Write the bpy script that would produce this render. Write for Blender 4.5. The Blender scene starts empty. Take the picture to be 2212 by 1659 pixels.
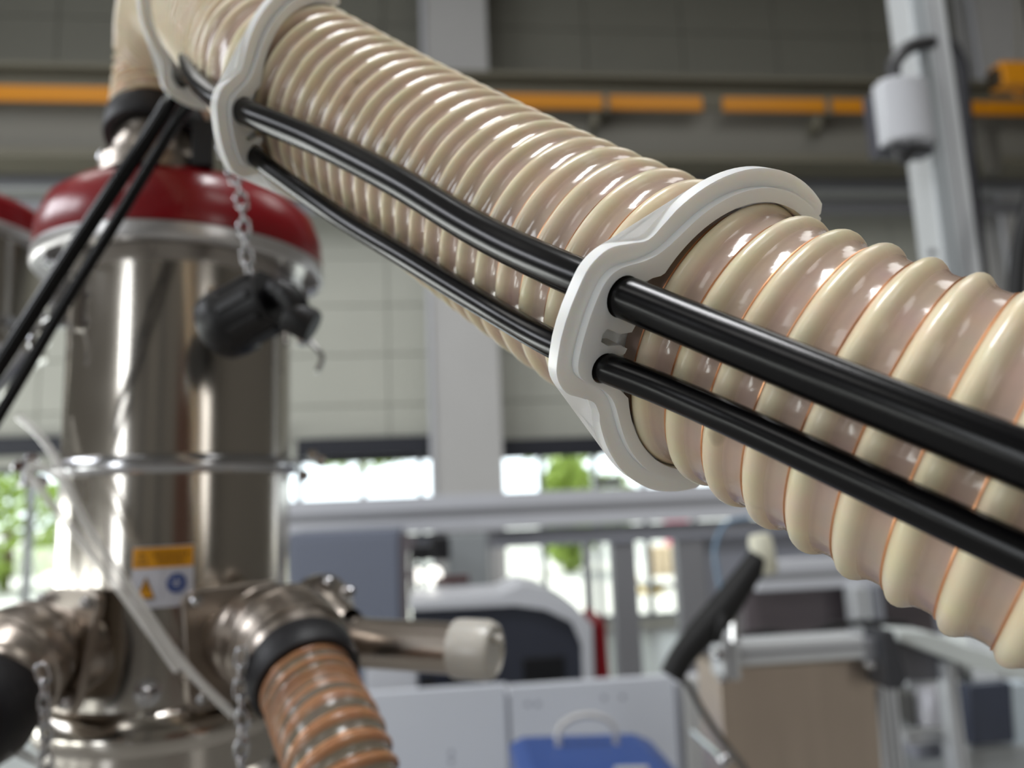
import bpy, bmesh, math, random
from math import sin, cos, pi, radians
from mathutils import Vector, Matrix
random.seed(7)
S = bpy.context.scene
COL = S.collection

# ------------------------------------------------------------------ camera
FPX, CX, CY = 1600.0, 1106.0, 829.5
yaw, pit, rol = radians(-6.0), radians(8.6), radians(-2.3)
F = Vector((-sin(yaw)*cos(pit), cos(yaw)*cos(pit), sin(pit)))
R0 = Vector((cos(yaw), sin(yaw), 0)); U0 = R0.cross(F)
RT = R0*cos(rol) + U0*sin(rol); UP = U0*cos(rol) - R0*sin(rol)
CAM = Vector((0, 0, 1.6))
cd = bpy.data.cameras.new('camera'); cam = bpy.data.objects.new('camera', cd); COL.objects.link(cam)
M = Matrix((RT, UP, -F)).transposed().to_4x4(); M.translation = CAM
cam.matrix_world = M
cd.sensor_width = 36; cd.lens = 36*FPX/2212; cd.clip_start = 0.01; cd.clip_end = 300
cd.dof.use_dof = True; cd.dof.focus_distance = 0.146; cd.dof.aperture_fstop = 10.5
cd.dof.aperture_blades = 0
S.camera = cam

# ------------------------------------------------------------------ world, lamps, exposure
S.view_settings.view_transform = 'Standard'; S.view_settings.look = 'None'
S.view_settings.gamma = 1; S.view_settings.use_curve_mapping = False
S.view_settings.exposure = 0.0
S.cycles.max_bounces = 10; S.cycles.transparent_max_bounces = 16
S.cycles.use_denoising = True
S.cycles.sample_clamp_indirect = 6
wd = bpy.data.worlds.new('daylight'); S.world = wd; wd.use_nodes = True
nt = wd.node_tree; nt.nodes.clear()
bg = nt.nodes.new('ShaderNodeBackground'); ow = nt.nodes.new('ShaderNodeOutputWorld')
bg.inputs[0].default_value = (0.86, 0.93, 1.0, 1); bg.inputs[1].default_value = 3.4
nt.links.new(bg.outputs[0], ow.inputs[0])
def sun(rot, e):
    l = bpy.data.lights.new('sun', 'SUN'); l.energy = e; l.angle = radians(1); l.color = (1, .96, .88)
    o = bpy.data.objects.new('sun', l); COL.objects.link(o); o.rotation_euler = rot
sun((radians(35), 0, radians(200)), 5.0)      # high sun; it lights the yard beyond the window wall
def area(name, loc, target, sx, sy, L, colr=(1, 1, 1)):
    l = bpy.data.lights.new(name, 'AREA'); l.shape = 'RECTANGLE'; l.size = sx; l.size_y = sy
    l.energy = pi*sx*sy*L; l.color = colr
    o = bpy.data.objects.new(name, l); COL.objects.link(o); o.location = loc
    d = (Vector(target) - Vector(loc)).normalized()
    o.rotation_euler = d.to_track_quat('-Z', 'Y' if abs(d.z) < .9 else 'Y').to_euler()
    return o
# roof lights (panes between their bars), in the ceiling
for (cx_, cy_) in ((0.15, -0.15),):
    for i in range(3):
        for j in range(2):
            area('roof_and_fill_light', (cx_-.86+.86*i, cy_-.38+.76*j, 8.45), (cx_-.86+.86*i, cy_-.38+.76*j, 0), .76, .68, 34, (.98, .99, 1))
for (x, y) in ((-4.6, 3.2), (4.6, 3.2), (-4.6, -4.5), (4.6, -4.5)):
    area('roof_and_fill_light', (x, y, 8.45), (x, y, 0), 3.0, 2.4, 3.0, (1, .99, .96))  # four more overhead panels, unseen, added for general fill
# tall windows: rear wall left of the camera, high strip of the left wall, one in the right wall
area('rear_window_light', (-7.5, -7.9, 2.7), (-7.5, 0, 2.7), 1.9, 4.8, 7.5, (.93, .97, 1))
for y in (-1.6, .6, 2.8):
    area('side_window_light', (-8.5, y, 5.9), (0, y, 5.9), 1.9, 1.9, 9, (.92, .95, 1))
for y, h in ((-4.2, .7), (-1.6, .7), (1.0, .7), (3.6, 1.5), (5.6, 1.5), (7.6, 1.5)):
    area('low_window_light', (-8.5, y, .2+h/2), (0, y, .2+h/2), 1.8, h, 10, (.97, 1, .96))
area('right_window_light', (6.8, -7.9, 2.8), (6.8, 0, 2.8), 2.4, 3.4, 2.6, (1, .98, .94))

# ------------------------------------------------------------------ helpers
def P(px, py, z):                       # a point seen at pixel (px, py), z metres in front of the lens
    return CAM + RT*((px-CX)/FPX*z) + UP*(-(py-CY)/FPX*z) + F*z
def CV(c): return CAM + RT*c[0] + UP*c[1] + F*c[2]
def DV(c): return RT*c[0] + UP*c[1] + F*c[2]
def W(px, py, Y):                       # where the line of sight meets the upright plane y = Y
    d = P(px, py, 1) - CAM
    return CAM + d*(Y/d.y)
def lin(c):
    return tuple((v/255/12.92 if v/255 <= .04045 else ((v/255+.055)/1.055)**2.4) for v in c)
MATS = {}
def mat(name, rgb, rough=.5, metal=0., coat=0., trans=0., sss=0., noise=0., nscale=20., emis=0., alpha=1., bump=0., bscale=200., ior=1.5, stretch=None, rnoise=0.):
    if name in MATS: return MATS[name]
    m = bpy.data.materials.new(name); m.use_nodes = True; t = m.node_tree; b = t.nodes['Principled BSDF']
    c = lin(rgb); b.inputs['Base Color'].default_value = (*c, 1)
    b.inputs['Roughness'].default_value = rough; b.inputs['Metallic'].default_value = metal
    b.inputs['Coat Weight'].default_value = coat; b.inputs['Coat Roughness'].default_value = .06
    b.inputs['Transmission Weight'].default_value = trans; b.inputs['IOR'].default_value = ior
    b.inputs['Alpha'].default_value = alpha
    if sss:
        b.inputs['Subsurface Weight'].default_value = sss; b.inputs['Subsurface Radius'].default_value = (1, .8, .6)
        b.inputs['Subsurface Scale'].default_value = .002
    if emis:
        b.inputs['Emission Color'].default_value = (*c, 1); b.inputs['Emission Strength'].default_value = emis
    if noise or bump or rnoise:
        tc = t.nodes.new('ShaderNodeTexCoord'); mp = t.nodes.new('ShaderNodeMapping')
        t.links.new(tc.outputs['Object'], mp.inputs[0])
        if stretch: mp.inputs['Scale'].default_value = stretch
        n = t.nodes.new('ShaderNodeTexNoise'); n.inputs['Scale'].default_value = nscale; n.inputs['Detail'].default_value = 4
        t.links.new(mp.outputs[0], n.inputs['Vector'])
        if noise:
            mx = t.nodes.new('ShaderNodeMix'); mx.data_type = 'RGBA'
            mx.inputs['A'].default_value = (*[v*(1-noise) for v in c], 1); mx.inputs['B'].default_value = (*[min(1, v*(1+noise)) for v in c], 1)
            t.links.new(n.outputs['Fac'], mx.inputs['Factor']); t.links.new(mx.outputs['Result'], b.inputs['Base Color'])
        if rnoise:
            mr = t.nodes.new('ShaderNodeMapRange'); mr.inputs['To Min'].default_value = max(0, rough-rnoise); mr.inputs['To Max'].default_value = rough+rnoise
            t.links.new(n.outputs['Fac'], mr.inputs['Value']); t.links.new(mr.outputs[0], b.inputs['Roughness'])
        if bump:
            n2 = t.nodes.new('ShaderNodeTexNoise'); n2.inputs['Scale'].default_value = bscale; n2.inputs['Detail'].default_value = 3
            bp = t.nodes.new('ShaderNodeBump'); bp.inputs['Strength'].default_value = bump; bp.inputs['Distance'].default_value = .0004
            t.links.new(mp.outputs[0], n2.inputs['Vector']); t.links.new(n2.outputs['Fac'], bp.inputs['Height']); t.links.new(bp.outputs[0], b.inputs['Normal'])
    MATS[name] = m
    return m

def link(name, me, m, parent=None):
    o = bpy.data.objects.new(name, me); COL.objects.link(o)
    if m is not None: me.materials.append(m)
    if parent is not None: hang(o, parent)
    return o
def loc_of(o):
    l = Vector(o.location)
    return l + (loc_of(o.parent) if o.parent else Vector())
def hang(o, parent):
    o.parent = parent
    o.matrix_parent_inverse = Matrix.Translation(-root_loc(parent))
RL = {}
def root_loc(o):
    return RL.get(o.name, Vector((0, 0, 0)))
def build(name, bm, m, parent=None, smooth=True, bevel=0, seg=2, angle=40):
    bmesh.ops.recalc_face_normals(bm, faces=bm.faces)
    me = bpy.data.meshes.new(name); bm.to_mesh(me); bm.free()
    o = link(name, me, m, parent)
    if smooth:
        for p in me.polygons: p.use_smooth = True
        if hasattr(me, 'set_sharp_from_angle'): me.set_sharp_from_angle(angle=radians(angle))
    if bevel:
        b = o.modifiers.new('bevel', 'BEVEL'); b.width = bevel; b.segments = seg; b.limit_method = 'ANGLE'; b.angle_limit = radians(40)
    return o
def tag(o, label, cat, group=None, kind=None):
    o['label'] = label; o['category'] = cat
    if group: o['group'] = group
    if kind: o['kind'] = kind
    return o
def thing(name, loc, label, cat, group=None):
    o = bpy.data.objects.new(name, None); COL.objects.link(o); o.location = loc; o.empty_display_size = .01
    RL[o.name] = Vector(loc)
    return tag(o, label, cat, group)
def struct(o): o['kind'] = 'structure'; return o

def bm_box(bm, x0, x1, y0, y1, z0, z1, mtx=None):
    vs = [Vector((x, y, z)) for x in (x0, x1) for y in (y0, y1) for z in (z0, z1)]
    if mtx is not None: vs = [mtx @ v for v in vs]
    v = [bm.verts.new(c) for c in vs]
    for f in ((0, 1, 3, 2), (4, 6, 7, 5), (0, 4, 5, 1), (2, 3, 7, 6), (0, 2, 6, 4), (1, 5, 7, 3)):
        bm.faces.new([v[i] for i in f])
def box(name, x0, x1, y0, y1, z0, z1, m, parent=None, bevel=.004, mtx=None):
    bm = bmesh.new(); bm_box(bm, min(x0, x1), max(x0, x1), min(y0, y1), max(y0, y1), min(z0, z1), max(z0, z1), mtx)
    return build(name, bm, m, parent, smooth=False, bevel=bevel)
def pbox(name, px0, py0, px1, py1, Y, dep, m, parent=None, bevel=.004, mtx=None):
    pm, qm = (px0+px1)/2, (py0+py1)/2       # an upright box whose front face, at y = Y, spans these pixels
    zlo = W(pm, py1, Y).z if py1 < 2000 else (0 if Y < 9.3 else -.05)      # 2000 and more: down to the floor
    return box(name, W(px0, qm, Y).x, W(px1, qm, Y).x, Y, Y+dep, zlo, W(pm, py0, Y).z, m, parent, bevel)
def axm(o, d, up=Vector((0, 0, 1))):        # matrix whose Z axis is d, at o
    z = Vector(d).normalized(); u = Vector(up)
    if abs(z.dot(u)) > .98: u = Vector((0, 1, 0))
    x = u.cross(z).normalized(); y = z.cross(x)
    m = Matrix((x, y, z)).transposed().to_4x4(); m.translation = Vector(o)
    return m
def lathe(prof, n=48, mtx=None, a0=0, a1=2*pi, closed=True):
    bm = bmesh.new(); full = abs(a1-a0-2*pi) < 1e-6; k = n if full else n+1; rings = []
    for (r, z) in prof:
        if r < 1e-7:
            rings.append([bm.verts.new((0, 0, z))]*k)
        else:
            rings.append([bm.verts.new((r*cos(a0+(a1-a0)*i/n), r*sin(a0+(a1-a0)*i/n), z)) for i in range(k)])
    for a, b in zip(rings, rings[1:]):
        for i in range(n):
            j = (i+1) % k
            q = [a[i], a[j], b[j], b[i]]; q2 = []
            for v in q:
                if v not in q2: q2.append(v)
            if len(q2) > 2:
                try: bm.faces.new(q2)
                except ValueError: pass
    if mtx is not None: bmesh.ops.transform(bm, matrix=mtx, verts=bm.verts)
    return bm
def spline(pts, n=12):                      # Catmull-Rom through the points
    p = [Vector(q) for q in pts]; p = [p[0]*2-p[1]] + p + [p[-1]*2-p[-2]]; out = []
    for i in range(1, len(p)-2):
        for k in range(n):
            t = k/n; a, b, c, d = p[i-1:i+3]
            h0, h1, h2 = max((b-a).length, 1e-9), max((c-b).length, 1e-9), max((d-c).length, 1e-9)
            m0 = ((b-a)*(h1/h0) + (c-b)*(h0/h1))/(h0+h1)*h1; m1_ = ((c-b)*(h2/h1) + (d-c)*(h1/h2))/(h1+h2)*h1
            out.append(b*(2*t**3-3*t*t+1) + m0*(t**3-2*t*t+t) + c*(3*t*t-2*t**3) + m1_*(t**3-t*t))
    out.append(p[-2]); return out
def frames(path, v0=Vector((0, 0, 1))):
    n = len(path); T = []
    for i in range(n):
        t = path[min(i+1, n-1)] - path[max(i-1, 0)]; T.append(t.normalized())
    v = (v0 - T[0]*v0.dot(T[0])).normalized(); out = []
    for i in range(n):
        v = (v - T[i]*v.dot(T[i])).normalized(); out.append((T[i].cross(v), v, T[i]))
    return out                              # (u, v, t)
def sweep(bm, path, r, k=12, cap=True, v0=Vector((0, 0, 1)), closed=False):
    fr = frames(path, v0); rings = []
    for i, (p, (u, v, t)) in enumerate(zip(path, fr)):
        rr = r[i] if isinstance(r, (list, tuple)) else r
        rings.append([bm.verts.new(p + u*rr*cos(2*pi*j/k) + v*rr*sin(2*pi*j/k)) for j in range(k)])
    for a, b in zip(rings, rings[1:]):
        for j in range(k): bm.faces.new((a[j], a[(j+1) % k], b[(j+1) % k], b[j]))
    if cap and not closed:
        bm.faces.new(rings[0][::-1]); bm.faces.new(rings[-1])
    if closed:
        a, b = rings[-1], rings[0]
        for j in range(k): bm.faces.new((a[j], a[(j+1) % k], b[(j+1) % k], b[j]))
def pipe(name, pts, r, m, parent=None, k=12, n=12, v0=Vector((0, 0, 1))):
    bm = bmesh.new(); sweep(bm, spline(pts, n), r, k, True, v0)
    return build(name, bm, m, parent)
def resample(path, step):
    L = [0]
    for a, b in zip(path, path[1:]): L.append(L[-1] + (b-a).length)
    n = max(2, int(L[-1]/step)); out = []; j = 0
    for i in range(n+1):
        s = L[-1]*i/n
        while j < len(L)-2 and L[j+1] < s: j += 1
        out.append(path[j].lerp(path[j+1], (s-L[j])/max(1e-9, L[j+1]-L[j])))
    return out, L[-1]/n

# ------------------------------------------------------------------ materials
steel = mat('polished_steel', (196, 190, 182), .16, 1, rnoise=.05, nscale=30)
steel_m = mat('satin_steel', (176, 166, 156), .3, 1, rnoise=.06, nscale=25)
chrome = mat('bright_zinc', (205, 205, 208), .18, 1)
red = mat('red_paint', (140, 8, 22), .3, coat=.25)
blackr = mat('black_rubber', (13, 13, 15), .55)
blackp = mat('black_plastic', (10, 10, 14), .45)
alu = mat('aluminium_profile', (214, 217, 220), .38, .3)
alu_d = mat('aluminium_dull', (150, 151, 156), .45, .4)
white = mat('white_enamel', (205, 207, 214), .4)
greyp = mat('grey_enamel', (150, 153, 164), .45)
dark = mat('slate_plastic', (52, 55, 66), .4)
blue = mat('blue_case', (42, 74, 140), .35, noise=.1, nscale=9)
orange = mat('orange_conductor_rail', (212, 136, 0), .45)

# ------------------------------------------------------------------ the hall
HX0, HX1, HY0, HY1, HZ = -8.6, 11.5, -8.0, 9.0, 8.6
wall_lo = mat('pale_cladding', (190, 191, 181), .55, noise=.05, nscale=1.2)
wall_up = mat('shaded_cladding', (130, 129, 119), .6, noise=.06, nscale=1.2)  # shade of the upper wall put into the panel colour
plaster = mat('hall_plaster', (122, 118, 112), .8, noise=.08, nscale=1)
fl = struct(box('floor', HX0-.2, HX1+.2, HY0-.2, HY1, -.2, 0, mat('screed', (142, 140, 136), .35, noise=.12, nscale=.8), bevel=0))
struct(box('ceiling', HX0-.2, HX1+.2, HY0-.2, HY1+.2, HZ, HZ+.2, plaster, bevel=0))
struct(box('wall_left', HX0-.2, HX0, HY0, HY1, 0, HZ, plaster, bevel=0))
struct(box('wall_right', HX1, HX1+.2, HY0, HY1, 0, HZ, plaster, bevel=0))
struct(box('wall_rear', HX0, HX1, HY0-.2, HY0, 0, HZ, plaster, bevel=0))
zt = W(1106, 976, 9).z; zb = .08; zs = W(1106, 400, 9).z
wb = box('wall_back', HX0, HX1, HY1+.06, HY1+.2, zt, HZ, wall_lo, bevel=0); struct(wb)
box('sill_wall', HX0, HX1, HY1, HY1+.2, 0, zb, wall_lo, wb, 0)
# cladding cassettes, lower pale and upper darkened for shade, each a panel with a recessed joint
nx = 15; wx = (HX1-HX0)/nx
rows = []; z = zt
while z < zs-.2: rows.append((z, min(z+.62, zs))); z += .62
for i in range(nx):
    for (a, b) in rows:
        box('panel', HX0+wx*i+.006, HX0+wx*(i+1)-.006, HY1, HY1+.055, a+.006, b-.006, wall_lo, wb, .004)
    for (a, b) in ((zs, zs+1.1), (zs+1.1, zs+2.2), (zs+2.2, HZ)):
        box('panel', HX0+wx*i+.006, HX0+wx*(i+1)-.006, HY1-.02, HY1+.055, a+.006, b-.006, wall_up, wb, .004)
# rear of the hall, unseen brown gate and grey pilasters added to streak the steel's reflections
gt = struct(box('added_gate', 1.7, 4.3, HY0, HY0+.06, 0, 3.4, mat('added_gate_brown', (96, 62, 48), .5), bevel=.01))
for k in range(12): box('slat', 1.76, 4.24, HY0+.06, HY0+.075, .06+k*.28, .06+k*.28+.25, MATS['added_gate_brown'], gt, .004)
for x in (-5.4, -3.2, -.6, 5.2, 9.0):
    struct(box('column', x-.15, x+.15, HY0, HY0+.3, 0, HZ, mat('added_pilaster_grey', (74, 74, 78), .5), bevel=.01))
# glazing band: frames, mullions and panes
glass = bpy.data.materials.new('window_glass'); glass.use_nodes = True
t = glass.node_tree; t.nodes.clear(); a_ = t.nodes.new('ShaderNodeBsdfTransparent'); g_ = t.nodes.new('ShaderNodeBsdfGlossy'); f_ = t.nodes.new('ShaderNodeFresnel')
mx_ = t.nodes.new('ShaderNodeMixShader'); o_ = t.nodes.new('ShaderNodeOutputMaterial'); g_.inputs['Roughness'].default_value = .02; a_.inputs[0].default_value = (.95, .97, .96, 1)
t.links.new(f_.outputs[0], mx_.inputs[0]); t.links.new(a_.outputs[0], mx_.inputs[1]); t.links.new(g_.outputs[0], mx_.inputs[2]); t.links.new(mx_.outputs[0], o_.inputs[0])
frame_m = mat('window_frame_grey', (120, 122, 126), .4)
frame_d = mat('window_frame_dark', (34, 36, 44), .4)
mull = sorted([W(p, 1100, 9).x for p in (-560, -250, 62, 330, 645, 909, 1060, 1172, 1290, 1395, 1500, 1800, 2100, 2400)])
for k, (a, b) in enumerate(zip(mull, mull[1:])):
    wn = box('window_%d' % (k+1), a-.03, a+.03, HY1-.02, HY1+.1, zb, zt, frame_m, None, .004); struct(wn)
    box('window_frame', a+.03, b-.03, HY1, HY1+.08, zt-.06, zt, frame_d, wn, .003)
    box('window_frame', a+.03, b-.03, HY1, HY1+.08, zb, zb+.06, frame_m, wn, .003)
    box('pane', a+.032, b-.032, HY1+.035, HY1+.047, zb+.06, zt-.06, glass, wn, 0)
bl_m = mat('blind_navy', (36, 38, 48), .6)
for k, (p0, p1) in enumerate(((640, 928), (1082, 1420), (1450, 2300), (-600, 600))):
    o = pbox('window_blind', p0, 944, p1, 984, 8.82, .17, bl_m, None, .01)
    tag(o, ['rolled up navy blind above the low window left of the white column',
            'rolled up navy blind above the window right of the white column',
            'rolled up navy blind at the window band far right behind the hose',
            'rolled up navy blind behind the steel vessel'][k], 'blind', 'rolled blinds over the window band')
# steel column standing before the wall, flanges and web
colm = mat('column_paint', (198, 197, 196), .45, noise=.04, nscale=2)
cx0, cx1 = W(926, 600, 8.5).x, W(1072, 600, 8.5).x
cm = (cx0+cx1)/2
for i_, c_ in enumerate((cm, cm+7.4, cm-7.4)):
    h = (cx1-cx0)/2
    co = box('column', c_-h, c_+h, 8.5, 8.53, 0, HZ, colm, None, .006); struct(co)
    box('web', c_-.015, c_+.015, 8.53, 8.8, 0, HZ, colm, co, 0)
    box('flange', c_-h, c_+h, 8.8, 8.83, 0, HZ, colm, co, .006)
    box('edge_strip', c_-h-.03, c_-h+.02, 8.47, 8.5, 0, HZ, white, co, .004)
# crane runway girder with its conductor rail
gird = mat('girder_paint', (112, 108, 94), .6, noise=.06, nscale=1.5)
g2 = mat('girder_web_paint', (122, 120, 112), .6, noise=.05, nscale=1.5)
GY = 7.9
gz = lambda p: W(1106, p, GY).z
gi = box('crane_girder', HX0+.05, HX1-.05, GY, GY+.04, gz(345), gz(232), g2, None, .004)
tag(gi, 'long dull olive steel crane girder running across the hall wall', 'girder')
box('top_flange', HX0+.05, HX1-.05, GY-.18, GY+.22, gz(182), gz(172), gird, gi, .004)
box('upper_web', HX0+.05, HX1-.05, GY-.02, GY+.06, gz(232), gz(182), gird, gi, .004)
box('bottom_flange', HX0+.05, HX1-.05, GY-.2, GY+.24, gz(362), gz(345), gird, gi, .004)
rl = thing('conductor_rail', (0, GY-.2, gz(240)), 'thin orange conductor rail in lengths along the crane girder', 'rail')
segs = [(-900, -300), (-290, 560), (575, 1302), (1312, 1516), (1562, 1780), (1792, 2120), (2125, 2900)]
for (a, b) in segs:
    box('rail_length', W(a, 240, GY-.2).x, W(b, 240, GY-.2).x, GY-.24, GY-.19, gz(258)+.02, gz(229)+.02, orange, rl, .006)
for p in (420, 1308, 1786, 2300, -100):
    x = W(p, 240, GY-.2).x
    br = box('rail_bracket', x-.03, x+.03, GY-.26, GY, gz(262), gz(222), gird, rl, .004)
    box('arm', x-.16, x-.1, GY-.24, GY-.02, gz(290), gz(262), gird, br, .004)
# cable tray under the girder
tr = box('cable_tray', HX0+.05, HX1-.05, 8.3, 8.6, W(0, 402, 8.3).z*0+W(1106, 405, 8.3).z, W(1106, 395, 8.3).z, alu, None, .003)
tag(tr, 'galvanised cable tray below the crane girder', 'cable tray')
box('side_rail', HX0+.05, HX1-.05, 8.29, 8.3, W(1106, 408, 8.3).z, W(1106, 378, 8.3).z, alu_d, tr, .002)
box('lower_rail', HX0+.05, HX1-.05, 8.4, 8.5, W(1106, 452, 8.3).z, W(1106, 425, 8.3).z, alu_d, tr, .002)
# crane hook block on the right
hk = thing('hook_block', W(2192, 165, 6.5), 'small yellow crane hook block high at the right edge', 'hook')
yel = mat('yellow_paint', (214, 140, 12), .45)
pbox('housing', 2165, 130, 2235, 182, 6.5, .2, yel, hk, .03)
pbox('sheave_cover', 2150, 145, 2172, 180, 6.52, .14, mat('dark_steel_paint', (50, 42, 30), .5), hk, .02)
pipe('rope', [W(2200, 135, 6.6), W(2196, -120, 6.6)], .012, gird, hk, 6, 2)
bmk = bmesh.new(); sweep(bmk, [W(2200, 182, 6.6) + Vector((.07*sin(a), 0, -.07+.07*cos(a))) for a in [i*.5 for i in range(10)]], .014, 8)
build('hook', bmk, yel, hk)

# ------------------------------------------------------------------ the yard beyond the glass
grd = struct(box('ground', -60, 60, 9.3, 90, -.25, -.05, mat('yard_paving', (196, 194, 186), .8, noise=.1, nscale=.5), bevel=0))
leafm = mat('leaf_green', (136, 158, 66), .5, noise=.4, nscale=3)
def hedge(x, y, r, h, label, nleaf=900, zc=None, rz=None):
    zc = zc or h*.5; rz = rz or h*.5
    bm = bmesh.new()
    for i in range(nleaf):
        a, b = random.uniform(0, 2*pi), math.acos(random.uniform(-1, 1)); q = random.uniform(.7, 1)
        c = Vector((x+r*q*sin(b)*cos(a), y+r*q*sin(b)*sin(a), zc+rz*q*cos(b)))
        n = Vector((random.gauss(0, 1), random.gauss(0, 1), random.gauss(0, 1))).normalized(); s = random.uniform(.1, .22)
        e = n.orthogonal().normalized(); g = n.cross(e)
        vs = [bm.verts.new(c+e*s), bm.verts.new(c+g*s*.5), bm.verts.new(c-e*s), bm.verts.new(c-g*s*.5)]
        bm.faces.new(vs)
    root = thing('leafy_bush', (x, y, -.05), label, 'bush', 'trees and bushes in the yard beyond the windows')
    o = build('foliage', bm, leafm, root, smooth=False); o['kind'] = 'stuff'
    pipe('trunk', [Vector((x, y, -.05)), Vector((x+.05, y, h*.3)), Vector((x, y, zc))], .09, mat('bark', (86, 66, 48), .8), root, 8, 4)
hedge(W(1232, 1200, 16).x, 16, .62, 2.5, 'bright green bush seen through the pane right of the white sky pane', 1400)
hedge(W(1215, 1000, 24).x, 24, 3.2, 6, 'tree crown over the low bright window right of the column', 2600, 4.4, 1.75)
hedge(W(780, 1000, 24).x, 24, 3.0, 3.0, 'tree crown over the low window left of the column', 2600, 4.3, 1.7)
hedge(W(20, 1100, 18).x, 18, 1.6, 2.6, 'green bush in the window at the left edge', 1200)
hedge(W(1330, 1250, 30).x, 30, 1.2, 2.4, 'pale green bush far behind the narrow pane', 900)
ct = thing('shipping_crate', (W(1440, 1190, 13).x, 13.2, -.05), 'beige slatted crate seen in the window before the yellow bins', 'crate')
wood = mat('pale_timber', (222, 200, 172), .6, noise=.1, nscale=6)
for i in range(7):
    pbox('slat', 1396+14.5*i, 1180, 1408+14.5*i, 1242, 13, .05, wood, ct, .01)
pbox('backing', 1394, 1178, 1494, 1244, 13.06, .05, wood, ct, .01)
pbox('foot', 1394, 1244, 1404, 2000, 13.06, .1, wood, ct, .01); pbox('foot', 1486, 1244, 1494, 2000, 13.06, .1, wood, ct, .01)
bn = thing('yellow_bin', W(1418, 1330, 12), 'tall pale yellow bin outside the window, left of its pair', 'bin', 'yellow bins in the yard')
pbox('body', 1396, 1270, 1440, 1392, 12, .4, mat('pale_yellow_plastic', (206, 170, 70), .4), bn, .06); pbox('lid', 1394, 1262, 1442, 1270, 11.97, .46, mat('bin_lid', (90, 88, 80), .4), bn, .02)
pbox('wheeled_base', 1398, 1392, 1438, 2000, 12.02, .35, mat('bin_base', (190, 196, 130), .5), bn, .03)
bn2 = thing('yellow_bin', W(1470, 1310, 12), 'shorter cream yellow bin outside the window, right of its pair', 'bin', 'yellow bins in the yard')
pbox('body', 1450, 1275, 1494, 1340, 12.6, .4, MATS['pale_yellow_plastic'], bn2, .06); pbox('lid', 1448, 1264, 1496, 1275, 12.57, .46, MATS['bin_lid'], bn2, .02)
pbox('wheeled_base', 1452, 1340, 1492, 2000, 12.62, .35, mat('bin_base_grey', (150, 150, 150), .5), bn2, .03)
sg = thing('pink_sign_board', W(1462, 1148, 15), 'small pink board outside at the top of the right window', 'sign')
pbox('board', 1436, 1120, 1490, 1178, 15, .06, mat('pink_board', (226, 120, 140), .5), sg, .01)
pbox('post', 1460, 1178, 1466, 2000, 15.06, .06, frame_m, sg, .01)

# ------------------------------------------------------------------ machine line in the middle distance
mb = thing('machine_gantry', (W(1100, 1100, 4.2).x, 4.2, 0), 'long pale grey aluminium gantry beam on posts before the windows', 'machine')
def prof(name, px0, py0, px1, py1, Y, d, m, parent, vert=True):
    o = pbox(name, px0, py0, px1, py1, Y, d, m, parent, .002)
    pm, qm = (px0+px1)/2, (py0+py1)/2
    if vert:   # T-slot down the face
        w = (px1-px0)*.14; pbox('slot', pm-w, py0+3, pm+w, py1-3, Y-.001, .002, alu_d, o, 0)
    else:
        w = (py1-py0)*.12; pbox('slot', px0+3, qm-w, px1-3, qm+w, Y-.001, .002, alu_d, o, 0)
    return o
prof('beam', 590, 1050, 2300, 1126, 4.2, .16, white, mb, False)
prof('lower_rail', 590, 1130, 2300, 1166, 4.24, .1, greyp, mb, False)
for (a, b) in ((1284, 1300), (1345, 1398), (1490, 1552)):
    prof('post', a, 1160, b, 2000, 4.26, .1, alu_d, mb)
prof('post', 600, 1166, 632, 2000, 4.26, .1, alu, mb)
o = pbox('cable_chain', 1290, 1030, 1346, 1052, 4.24, .1, mat('cable_chain_grey', (96, 96, 98), .5), mb, .01)
pbox('side_panel', 1552, 1136, 2300, 2000, 4.3, .03, greyp, mb, .003)
cbx = thing('control_cabinet', (W(740, 1300, 3.6).x, 3.6, 0), 'plain blue grey control cabinet behind the steel pipe', 'cabinet')
pbox('body', 618, 1148, 872, 2000, 3.6, .4, mat('cabinet_blue_grey', (118, 124, 140), .45, noise=.03, nscale=2), cbx, .008)
pbox('door', 628, 1160, 862, 1560, 3.585, .015, MATS['cabinet_blue_grey'], cbx, .004)
pbox('rib', 868, 1152, 884, 1560, 3.58, .06, mat('cabinet_edge', (104, 96, 100), .4), cbx, .004)
cb2 = thing('machine_panel', (W(1030, 1200, 3.9).x, 3.9, 0), 'pale grey upright panel left of the brightest window pane', 'divider')  # upright grey panel of the machine line
pbox('board', 975, 1152, 1068, 2000, 3.9, .06, mat('pale_panel', (158, 163, 166), .45), cb2, .01)
pbox('edge', 1064, 1152, 1071, 1420, 3.89, .07, alu_d, cb2, .002)
cs = thing('camera_head', W(930, 1190, 2.9), 'small black inspection head on a bracket above the dark machine', 'camera')
pbox('housing', 930, 1160, 972, 1212, 2.9, .07, blackp, cs, .01); pbox('bracket', 886, 1180, 932, 1212, 2.92, .04, blackp, cs, .006)
pbox('stand', 884, 1160, 898, 1300, 2.93, .03, MATS['cabinet_edge'], cs, .004)
pbox('plinth', 940, 1247, 1014, 1262, 2.9, .08, mat('dark_red_brown', (70, 34, 34), .5), cs, .004)
lampm = mat('lamp_glow', (255, 252, 244), .4, emis=2.5)
for k, (px, r) in enumerate(((899, 15), (937, 18))):
    c = W(px, 1243, 2.95)
    l_ = thing('inspection_lamp', c, ['smaller glowing lamp under the black head', 'larger glowing lamp under the black head'][k], 'lamp', 'pair of small lamps')
    build('lens', lathe([(0, 0), (r*.0018*.9, .002), (r*.0018, .012)], 20, axm(c+Vector((0, -.004, 0)), Vector((0, 1, 0)))), lampm, l_)
    build('barrel', lathe([(r*.0018*1.15, .004), (r*.0018*1.15, .05), (0, .05)], 20, axm(c, Vector((0, 1, 0)))), blackp, l_)
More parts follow.
